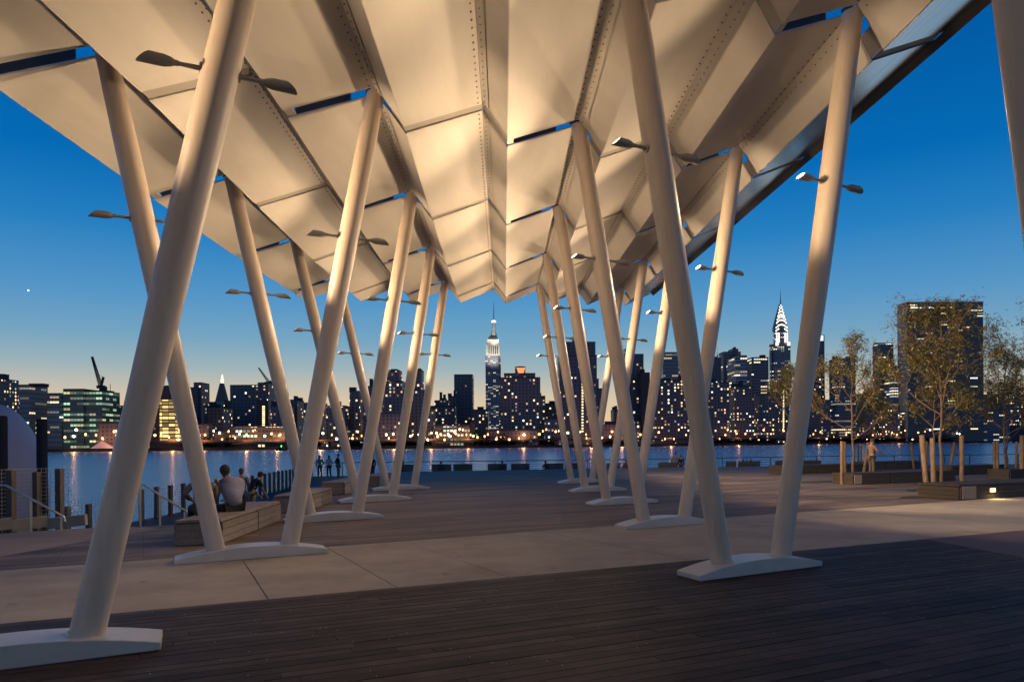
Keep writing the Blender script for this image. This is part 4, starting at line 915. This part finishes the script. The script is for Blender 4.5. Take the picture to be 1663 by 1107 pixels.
B_('broad dark block of flats with dense lights below the dark glass tower', [(1056, 1128, 618)], 40, 'dense', depth=26)
B_('dark tower seen right after the big near right leg', [(1142, 1172, 582)], 140, 'dark')
B_('tower with one tall rooftop box under the lit spire', [(1168, 1204, 572), (1190, 1200, 567)], 210, 'office')
B_('pale-sided office tower with bright rows of windows', [(1182, 1214, 578)], 120, 'pale', depth=34)
B_('dark office tower left of the crescent-crowned skyscraper', [(1213, 1249, 581)], 130, 'office')
B_('wall of dark flats with dense warm lights, right of the big near leg', [(1130, 1185, 622)], 30, 'dense', depth=26)
B_('long block of flats with scattered lights in the middle of the right skyline', [(1183, 1225, 628)], 26, 'dense', depth=24)
B_('dark brown flats left of the tall right-hand leg', [(1222, 1262, 642)], 22, 'dense', depth=24)
B_('slab with two yellow strings of stair lights beside the tall right-hand leg', [(1260, 1300, 634)], 30, 'dark', depth=24, mech=[], extra=lambda t_, Y, d_: (vstrip(1272.5, 634, 694, 20, w_=1.4)(t_, Y, d_), vstrip(1284, 632, 694, 20, w_=1.4)(t_, Y, d_)))
def whitetop(t_, Y, dp):
    m_ = MB(); a, b_ = ray(1304, 700)[0] * Y, ray(1339, 700)[0] * Y; z = hz(1320, 549, Y); m_.box(((a + b_) / 2, Y - .1, z), (b_ - a - 2, .4, 7)); m_.build('lit_top_band', M_band, t_)
M_band = mat('white_band_light', (1, .95, .85), .5, emis=((1, .93, .8), 1.6))
B_('black glass tower with a white lit top, half hidden by the tall right-hand leg', [(1303, 1340, 545)], 160, 'dark', depth=24, mech=[], extra=whitetop)
B_('tower with rows of lit windows behind the second tree', [(1347, 1390, 583)], 90, 'office')
B_('dark low block behind the left tree crowns', [(1296, 1350, 650)], 40, 'dark')
B_('yellow-windowed tower with a teal top between the two main trees', [(1418, 1452, 558)], 100, 'office', mech=[(0, .8, 2)])
B_('narrow building squeezed left of the great slab', [(1450, 1460, 596)], 60, 'office', mech=[])
B_('dark block behind the second tree', [(1386, 1422, 640)], 60, 'dark')
B_('low block of dark flats left of the great slab', [(1418, 1462, 660)], 34, 'dense')
def unx(t_, Y, dp):
    # pale marble end wall and a lit top storey
    a = ray(1472, 700)[0] * Y; b_ = ray(1598, 700)[0] * Y; z = hz(1535, 491, Y); al = ray(1459.5, 700)[0] * (Y + dp)
    m_ = MB(); m_.box((al - .4, Y + dp / 2, (Z_L + z) / 2), (.8, dp + .6, z - Z_L)); m_.build('marble_end_wall', F['marble'], t_)
    m_ = MB(); m_.box(((al + b_) / 2, Y + dp / 2, z + .6), (b_ - al + 1, dp + 1, 1.2)); m_.build('roof_slab', F['marble'], t_)
    m_ = MB(); m_.box((al * .5 + b_ * .5 - (b_ - al) * .18, Y - .15, z - 7), ((b_ - al) * .55, .3, 1.6)); m_.build('lit_top_storey', M_band, t_)
B_('huge dark glass slab with a pale narrow end wall behind the trees', [(1459.5, 1598, 492)], 20, 'un', depth=24, name='office_slab', mech=[], extra=unx)
B_('dark block right of the great slab behind the leaves', [(1596, 1640, 640)], 60, 'dark')
B_('dark block at the right edge of the skyline with one bright window column', [(1628, 1680, 632)], 90, 'dense')
# waterfront building with the red and white signs
def signs(t_, Y, dp):
    M_red = mat('red_sign_light', (1, .03, .04), .5, emis=((1, .03, .05), 1.6)); rr = random.Random(8)
    x = 1534
    while x < 1562:   # tall white lit letters seen as bars
        w_ = rr.choice([1.6, 2.2, 3.0]); p = at(x + w_ / 2, 700, Y - .3); h_ = rr.uniform(3.6, 5.4); m_ = MB(); m_.box((p.x, p.y, hz(x, 704, Y) + h_ / 2), (w_ * Y / FOC * .8, .3, h_)); m_.build('white_lit_panel', M_band, t_); x += w_ + .8
    while x < 1594:
        w_ = rr.choice([2.4, 3.2, 4.2]); p = at(x + w_ / 2, 700, Y - .3); h_ = rr.uniform(3.8, 5.6); m_ = MB(); m_.box((p.x, p.y, hz(x, 703.5, Y) + h_ / 2), (w_ * Y / FOC * .85, .3, h_)); m_.build('red_lit_panel', M_red, t_); x += w_ + .5
    for i in range(9): p = at(1612 + i * 3, 701, Y - .3); m_ = MB(); m_.box(p, (2.2, .3, 2.4)); m_.build('lit_window', M_strip, t_)
B_('low waterfront hall with white and red lit signs below the great slab', [(1500, 1670, 692)], 4, 'blank', depth=14, name='low_hall', mech=[(.1, .3, 4)], extra=signs)
B_('dark low terrace with thin lit floor lines behind the tree stakes', [(1460, 1640, 668)], 12, 'office', depth=14, mech=[])

# --- landmark: white-crowned skyscraper with a spire
def P_(px, py, Y): return at(px, py, Y)
Ye = 2250.0; c = at(802, 700, Ye); t_ = thing('skyscraper', (c.x, Ye, Z_L), 'tall skyscraper with a floodlit white crown and a thin blue spire', 'skyscraper')
def tier(x0, x1, yb, yt, Y, dz=0, dp=None):
    a, b_ = at(x0, 700, Y).x, at(x1, 700, Y).x; z0, z1 = hz(802, yb, Y), hz(802, yt, Y); return ((a + b_) / 2, Y + dz, (z0 + z1) / 2), (b_ - a, dp or (b_ - a), z1 - z0)
m_ = MB(); m_.box(*tier(789.5, 810.5, 740, 578.5, Ye)); m_.box(*tier(809, 814, 740, 581, Ye, dz=8, dp=26)); m_.build('shaft', F['stone'], t_)
m_ = MB(); m_.box(*tier(790.5, 813, 578.6, 561, Ye, dp=36))
for k in range(6): px = 793 + k * 3.4; c_, s_ = tier(px, px + 1.6, 578.6, 560, Ye, dz=-18.6, dp=2); m_.box(c_, s_)
m_.box(*tier(792.2, 811.5, 561, 552, Ye, dp=32)); m_.build('lit_crown', M_white, t_)
m_ = MB()
for k in range(5): px = 794.8 + k * 3.4; c_, s_ = tier(px, px + 1.4, 576, 562.5, Ye, dz=-18.6, dp=1); m_.box(c_, s_)
for k in range(3): px = 796.6 + k * 3.2; c_, s_ = tier(px, px + 1.2, 558, 554.5, Ye, dz=-16.4, dp=1); m_.box(c_, s_)
m_.build('crown_recess', M_mech, t_)
m_ = MB(); m_.box(*tier(794.5, 809, 552, 547.5, Ye, dp=25)); m_.box(*tier(796.5, 807.6, 547.5, 545.5, Ye, dp=20)); m_.build('dark_setback', M_mech, t_)
m_ = MB(); zs = [(545.5, 5.3), (541, 4.2), (537, 3.0), (524, 2.5), (522.5, 2.4)]
m_.tube([at(801.8, y, Ye) for y, r_ in zs], [r_ * Ye / FOC for y, r_ in zs], 8); m_.build('lit_mast_base', M_white, t_, smooth=False)
m_ = MB(); m_.tube([at(801.8, 523, Ye), at(801.8, 521.6, Ye), at(801.8, 520.2, Ye)], [3.4 * Ye / FOC, 3.6 * Ye / FOC, 1.5 * Ye / FOC], 10); m_.build('beacon_ring', mat('beacon', (1, 1, .95), .5, emis=((1, .97, .88), 3)), t_)
m_ = MB(); m_.tube([at(801.8, 520.5, Ye), at(801.8, 508, Ye), at(801.8, 498, Ye), at(801.8, 489, Ye)], [1.1 * Ye / FOC, .85 * Ye / FOC, .5 * Ye / FOC, .2 * Ye / FOC], 8); m_.build('spire', mat('spire_blue', (.05, .09, .22), .5, emis=((.06, .12, .35), .5)), t_)
def flood(loc, target, en, size=12, col=(1, .93, .78), ang=70):
    li = bpy.data.lights.new('floodlight', 'SPOT'); li.energy = en; li.color = col; li.spot_size = R(ang); li.spot_blend = .5; li.shadow_soft_size = size
    lo = bpy.data.objects.new('floodlight', li); sc.collection.objects.link(lo); lo.location = loc; lo.rotation_euler = (Vector(loc) - Vector(target)).to_track_quat('Z', 'Y').to_euler()
flood(at(800, 592, Ye - 75), at(802, 566, Ye), 3.2e5); flood(at(803, 562, Ye - 50), at(802, 535, Ye), 1.3e5, 5)

# --- landmark: crescent-crowned skyscraper
Yc = 1640.0; c = at(1268, 700, Yc); t_ = thing('skyscraper', (c.x, Yc, Z_L), 'slender skyscraper with lit crescent rows on a tapering steel crown and needle', 'skyscraper')
def tr2(x0, x1, yb, yt, dz=0, dp=None):
    a, b_ = at(x0, 700, Yc).x, at(x1, 700, Yc).x; z0, z1 = hz(1268, yb, Yc), hz(1268, yt, Yc); return ((a + b_) / 2, Yc + dz, (z0 + z1) / 2), (b_ - a, dp or (b_ - a), z1 - z0)
m_ = MB(); m_.box(*tr2(1256, 1282, 735, 561, dp=20)); m_.box(*tr2(1253, 1257, 735, 558.5, dz=5, dp=12)); m_.box(*tr2(1259, 1279, 561, 538, dp=14)); m_.build('shaft', F['stone'], t_)
m_ = MB()
prof = [(538, 10.6), (533, 10.4), (527, 9.2), (520, 7.6), (513, 5.9), (506, 4.2), (500, 2.7), (495.5, 1.5), (494, 1.0)]
for (y0, r0), (y1, r1) in zip(prof[:-1], prof[1:]):
    z0, z1 = hz(1267.5, y0, Yc), hz(1267.5, y1, Yc); k = Yc / FOC; x = at(1267.5, 700, Yc).x; r0 *= k; r1 *= k
    m_.add([(x + sx * r_, Yc + sy * r_ * .45, z) for r_, z in ((r0, z0), (r1, z1)) for sx, sy in ((-1, -1), (1, -1), (1, 1), (-1, 1))], [(0, 1, 5, 4), (1, 2, 6, 5), (2, 3, 7, 6), (3, 0, 4, 7)])
m_.build('steel_crown', mat('crown_steel', (.12, .12, .13), .4, .5), t_)
M_cres = mat('crescent_light', (1, .93, .8), .5, emis=((1, .90, .72), 2.4)); k = Yc / FOC; x = at(1267.5, 700, Yc).x
for i, (yb, rr_) in enumerate([(536, 9.0), (530.5, 8.6), (525, 7.6), (519.5, 6.4), (514, 5.2), (508.5, 3.9), (503, 2.8), (498.5, 1.8)]):
    n = max(2, 9 - i); m_ = MB()
    for q in range(n + 1):       # triangles of light stepping up to the middle of each arch
        f = q / n * 2 - 1; lift = (1 - abs(f) ** 2) * (5.2 if i < 4 else 3.0); px = 1267.5 + f * rr_; py = yb - lift * .9 + (2.0 if i < 2 else 0)
        if i == 0 and abs(f) < .5: continue
        rad_here = 11.0 * k; p = at(px, py, Yc); rr2 = 1.0 if i < 6 else .7
        yy = Yc - (10.8 - i * 1.15) * k * .45 - 1.0
        m_.add([(p.x - 1.35 * rr2, yy, p.z - 1.3), (p.x + 1.35 * rr2, yy, p.z - 1.3), (p.x, yy, p.z + 2.6 * rr2), (p.x - 1.35 * rr2, yy + .6, p.z - 1.3), (p.x + 1.35 * rr2, yy + .6, p.z - 1.3), (p.x, yy + .6, p.z + 2.6 * rr2)], [(0, 1, 2), (5, 4, 3), (0, 3, 4, 1), (1, 4, 5, 2), (2, 5, 3, 0)])
    m_.build('crescent_lights', M_cres, t_)
for px, hw, ya, yb, dz in ((1260.5, .8, 557, 541, -8), (1264, .7, 557, 541, -8), (1274, .7, 557, 541, -8), (1277.5, .8, 557, 541, -8), (1260, 2.1, 562, 556.5, -11), (1279, 2.1, 562, 556.5, -11)):
    m_ = MB(); c_, s_ = tr2(px - hw, px + hw, ya, yb, dz=dz, dp=1.5); m_.box(c_, s_); m_.build('lit_pilaster', M_band, t_)
m_ = MB(); m_.tube([at(1267.5, 494.5, Yc), at(1267.5, 484, Yc), at(1267.5, 471, Yc)], [1.0 * k, .5 * k, .15 * k], 8); m_.build('needle', M_mech, t_)

# --- gilded clock tower
Yk = 1500.0; t_ = thing('clock_tower', (at(361, 700, Yk).x, Yk, Z_L), 'old tower with a steep pyramid roof and a gilded floodlit tip', 'tower'); k = Yk / FOC; x = at(361, 700, Yk).x
m_ = MB(); z = [hz(361, y, Yk) for y in (740, 652, 648, 622)]
m_.box((x, Yk, (z[0] + z[1]) / 2), (18 * k, 18 * k, z[1] - z[0])); m_.build('shaft', F['stone'], t_)
m_ = MB(); m_.add([(x + sx * r_ * k, Yk + sy * r_ * k, zz) for r_, zz in ((8.2, z[1]), (2.6, z[3])) for sx, sy in ((-1, -1), (1, -1), (1, 1), (-1, 1))], [(0, 1, 5, 4), (1, 2, 6, 5), (2, 3, 7, 6), (3, 0, 4, 7), (4, 5, 6, 7)]); m_.build('pyramid_roof', mat('roof_stone', (.12, .11, .11), .8), t_)
m_ = MB(); m_.tube([at(361, y, Yk) for y in (622, 615.5, 614, 610, 607)], [2.7 * k, 2.6 * k, 1.8 * k, 1.1 * k, .2 * k], 8); m_.build('gilded_tip', mat('gilding_glow', (.9, .6, .3), .4, emis=((1, .70, .42), 1.7)), t_)  # floodlight on the tip is put in as its own glow
# --- lit spire behind, right
Yb2 = 1900.0; k = Yb2 / FOC; t_ = thing('lit_spire', (at(1165, 700, Yb2).x, Yb2, Z_L), 'thin mast outlined with white lights above the roofs right of the big leg', 'mast')
m_ = MB(); m_.tube([at(1165, 720, Yb2), at(1165, 577, Yb2), at(1165, 540, Yb2)], [6 * k, 1.0 * k, .25 * k], 6); m_.build('mast', M_mech, t_)
m_ = MB()
for i in range(10): m_.ball(at(1165, 542 + i * 3.6, Yb2 - 3), .55 * k, seg=6, rings=4)
m_.build('mast_lights', M_band, t_)

# --- cranes
def crane(label, px, pb, jib, cj, Y, mast_top, s_=1.0):
    t_ = thing('tower_crane', tuple(at(px, pb, Y)), label, 'crane', 'construction cranes'); b_ = at(px, pb, Y); tp = at(px, mast_top, Y)
    def lattice(a, e, w_, n, r_):
        m_ = MB(); d_ = (e - a).normalized(); s1 = Vector((d_.z, 0, -d_.x)).normalized() * w_ / 2; s2 = Vector((0, w_ / 2, 0))
        cs = [s1 + s2, s1 - s2, -s1 - s2, -s1 + s2]
        for c0 in cs: m_.bar(a + c0, e + c0 * .5, r_)
        for i in range(n):
            f0, f1 = i / n, (i + 1) / n
            for q in range(4): m_.bar(a.lerp(e, f0) + cs[q] * (1 - f0 * .5), a.lerp(e, f1) + cs[(q + 1) % 4] * (1 - f1 * .5), r_ * .7)
        return m_
    lattice(b_, tp, 2.2 * s_, 5, .5 * s_).build('mast', M_mech, t_); j = at(*jib, Y); lattice(tp, j, 2.0 * s_, 16, .42 * s_).build('jib', M_mech, t_)
    c_ = at(*cj, Y); m_ = MB(); m_.bar(tp, c_, 1.5 * s_); m_.bar(c_, j.lerp(tp, .55), .2 * s_); m_.build('counter_mast', M_mech, t_)
    m_ = MB(); m_.box(tp + Vector((0, 0, 0)), (6 * s_, 2.5, 2.4 * s_)); m_.box(tp + Vector((3.0 * s_, 0, -1.2)), (3 * s_, 2, 3 * s_)); m_.build('cab', M_mech, t_)
crane('tall luffing crane on the roof of the green-lit office block', 164, 640, (149.5, 579), (168, 612), shoreY(164) + 34, 628)
crane('smaller crane leaning left above the wide grey slab', 437, 626, (420, 597), (440, 618), shoreY(437) + 150, 621, .9)
crane('thin distant crane seen between two left-hand legs', 514, 662, (528, 640), (512, 650), shoreY(514) + 170, 655, .6)

# --- elevated riverside road
m_ = MB(); rd = thing('elevated_road', (0, 640, Z_L), 'long dark elevated road running along the far waterfront', 'road')
off = 3.0
rp_ = []
for px in list(range(215, 1700, 40)):
    a, _ = ray(px, 700); Y = shoreY(px) + off; rp_.append(Vector((a * Y, Y, 0)))
for a, b_ in zip(rp_[:-1], rp_[1:]): m_.bar(a + Vector((0, 0, 3.4)), b_ + Vector((0, 0, 3.4)), 6, 1.0)
m_.build('road_deck', M_shore, rd)
m_ = MB()
for a, b_ in zip(rp_[:-1], rp_[1:]): m_.bar(a + Vector((0, -3.2, 4.5)), b_ + Vector((0, -3.2, 4.5)), .2, .9)
m_.build('parapet', mat('lamplit_parapet', (.10, .05, .04), .8), rd)  # reddish street-lamp light is put into the parapet colour
for p in rp_[::2]: m_ = MB(); m_.box((p.x, p.y, .85), (1.2, 1.2, 4.1)); m_.build('pillar', M_shore, rd)
# seawall
m_ = MB(); s_ = [Vector((x, y - .4, 0)) for x, y in SH]
for a, b_ in zip(s_[:-1], s_[1:]): m_.bar(a + Vector((0, 0, -2.2)), b_ + Vector((0, 0, -2.2)), .8, 3.0)
structure('seawall', m_, M_shore)

# --- waterfront street lamps
M_glow = mat('sodium_glow', (1, .5, .2), .5, emis=((1, .40, .12), 7)); M_glow2 = mat('white_glow', (1, .9, .7), .5, emis=((1, .84, .55), 9))
rl_ = random.Random(12)
def lamp_proto(m, name, label, grp):
    t_ = thing(name, (0, 0, Z_L), label, 'street lamp', grp)
    mm = MB(); mm.tube([(0, 0, Z_L - 12), (0, 0, Z_L + 6)], .12, 5); mm.build('pole', M_mech, t_, origin=(0, 0, Z_L)).location = (0, 0, 0)
    mm = MB(); mm.ball((0, 0, Z_L + 6.2), .95, seg=8, rings=5); mm.build('globe', m, t_, origin=(0, 0, Z_L)).location = (0, 0, 0)
    return t_
pr = lamp_proto(M_glow, 'street_lamp', 'tiny orange street lamp glowing along the far waterfront', 'orange street lamps on the far waterfront')
pw_ = lamp_proto(M_glow2, 'street_lamp', 'tiny white lamp glowing along the far waterfront', 'white lamps on the far waterfront')
first = {0: True, 1: True}
spots = []
for a, b_, n, wf in ((105, 200, 8, .6), (255, 345, 9, .3), (345, 475, 15, .25), (482, 570, 8, .6), (570, 700, 15, .8), (700, 770, 14, .6), (770, 905, 14, .1), (905, 1060, 20, .15), (1060, 1160, 9, .1), (1160, 1260, 12, .1), (1260, 1500, 24, .15), (1500, 1663, 9, .5)):
    for i in range(n): spots.append((a + (b_ - a) * (i + rl_.random()) / n, rl_.random() < wf))
for px, wh in spots:
    a, _ = ray(px, 700); Y = shoreY(px) + rl_.choice([-.0, 1.0, 8, 13]); k = 1 if wh else 0; p = pw_ if wh else pr
    o = p if first[k] else copy_tree(p); first[k] = False
    o.location = (a * Y, Y - 4, hz(px, rl_.choice([rl_.uniform(697, 706), rl_.uniform(704, 714)]) + (718 - H0), Y) - 6.2); s_ = rl_.uniform(.4, 1.1); o.scale = (s_, s_, 1)
# --- dark trees of the far bank
m_ = MB(); rt = random.Random(77)
for a, b_, h_ in ((330, 372, 6), (480, 520, 5), (560, 700, 6), (770, 900, 9), (980, 1030, 6), (1130, 1260, 7), (1290, 1345, 10), (1350, 1470, 9), (1500, 1663, 7)):
    for i in range(int((b_ - a) * 26)):
        px = rt.uniform(a, b_); r_, _ = ray(px, 700); Y = shoreY(px) + 6 + rt.uniform(0, 8); z = Z_L + abs(rt.gauss(0, .45)) * h_ * (.7 + .4 * math.sin(px * .21)) + .5; s_ = rt.uniform(.5, 1.2); p = Vector((r_ * Y, Y, z))
        d1 = Vector((rt.uniform(-1, 1), rt.uniform(-1, 1), rt.uniform(-1, 1))).normalized() * s_; d2 = d1.cross(Vector((rt.uniform(-1, 1), rt.uniform(-1, 1), 1))).normalized() * s_
        m_.add([p - d1, p + d2, p + d1, p - d2], [(0, 1, 2, 3)])
o = m_.build('shore_foliage', M_dfol); o['kind'] = 'stuff'; tag(o, 'dark foliage along the far bank')
# pale tent, boat, moon
Y = shoreY(165) - 1 + 2; c = at(164, 722, Y); m_ = MB(); m_.add([(c.x - 9, Y, Z_L), (c.x + 9, Y, Z_L), (c.x + 9, Y + 9, Z_L), (c.x - 9, Y + 9, Z_L), (c.x - 1.5, Y + 4, Z_L + 6.2), (c.x - 5, Y + 4, Z_L + 4)], [(0, 1, 4, 5), (1, 2, 4), (2, 3, 5, 4), (3, 0, 5), (0, 3, 2, 1)]); o = m_.build('tent', mat('tent_cloth', (.5, .45, .5), .8), origin=(c.x, Y, Z_L)); tag(o, 'pale peaked tent on the bank before the green-lit office block', 'tent')
Y = 520; c = at(457, 733, Y); t_ = thing('small_boat', (c.x, Y, Z_W), 'small dark boat with one green light on the river', 'boat')
m_ = MB(); m_.prism([(c.x - 4, Y), (c.x + 2.5, Y - 1), (c.x + 4, Y), (c.x + 2.5, Y + 1)], Z_W - .2, Z_W + .9); m_.build('hull', M_pile, t_); m_ = MB(); m_.box((c.x - .5, Y, Z_W + 1.6), (2.6, 1.4, 1.5)); m_.build('cabin', M_pile, t_); m_ = MB(); m_.ball((c.x, Y, Z_W + 3.2), .4, seg=8, rings=5); m_.tube([(c.x, Y, Z_W + 2.2), (c.x, Y, Z_W + 3.2)], .06, 5); m_.build('green_light', mat('green_glow', (.1, 1, .2), .5, emis=((.08, 1, .15), 8)), t_)
Y = 9500; c = at(46, 471.5, Y); m_ = MB(); m_.ball(tuple(c), 11, seg=16, rings=10); o = m_.build('moon', mat('moon_glow', (1, 1, .95), .8, emis=((1, .98, .9), 1.6)), origin=tuple(c)); tag(o, 'tiny white point of light alone in the blue sky at the left', 'moon')

# the street lamps' own light on the bank
for px in (120, 180, 280, 330, 400, 450, 520, 640, 700, 760, 850, 960, 1010, 1090, 1200, 1330, 1400, 1460):
    a, _ = ray(px, 700); Y = shoreY(px) - 3; li = bpy.data.lights.new('bank_lamp', 'POINT'); li.energy = 5200; li.color = (1, .42, .16); li.shadow_soft_size = .6
    lo = bpy.data.objects.new('bank_lamp', li); sc.collection.objects.link(lo); lo.location = (a * Y, Y, 7)
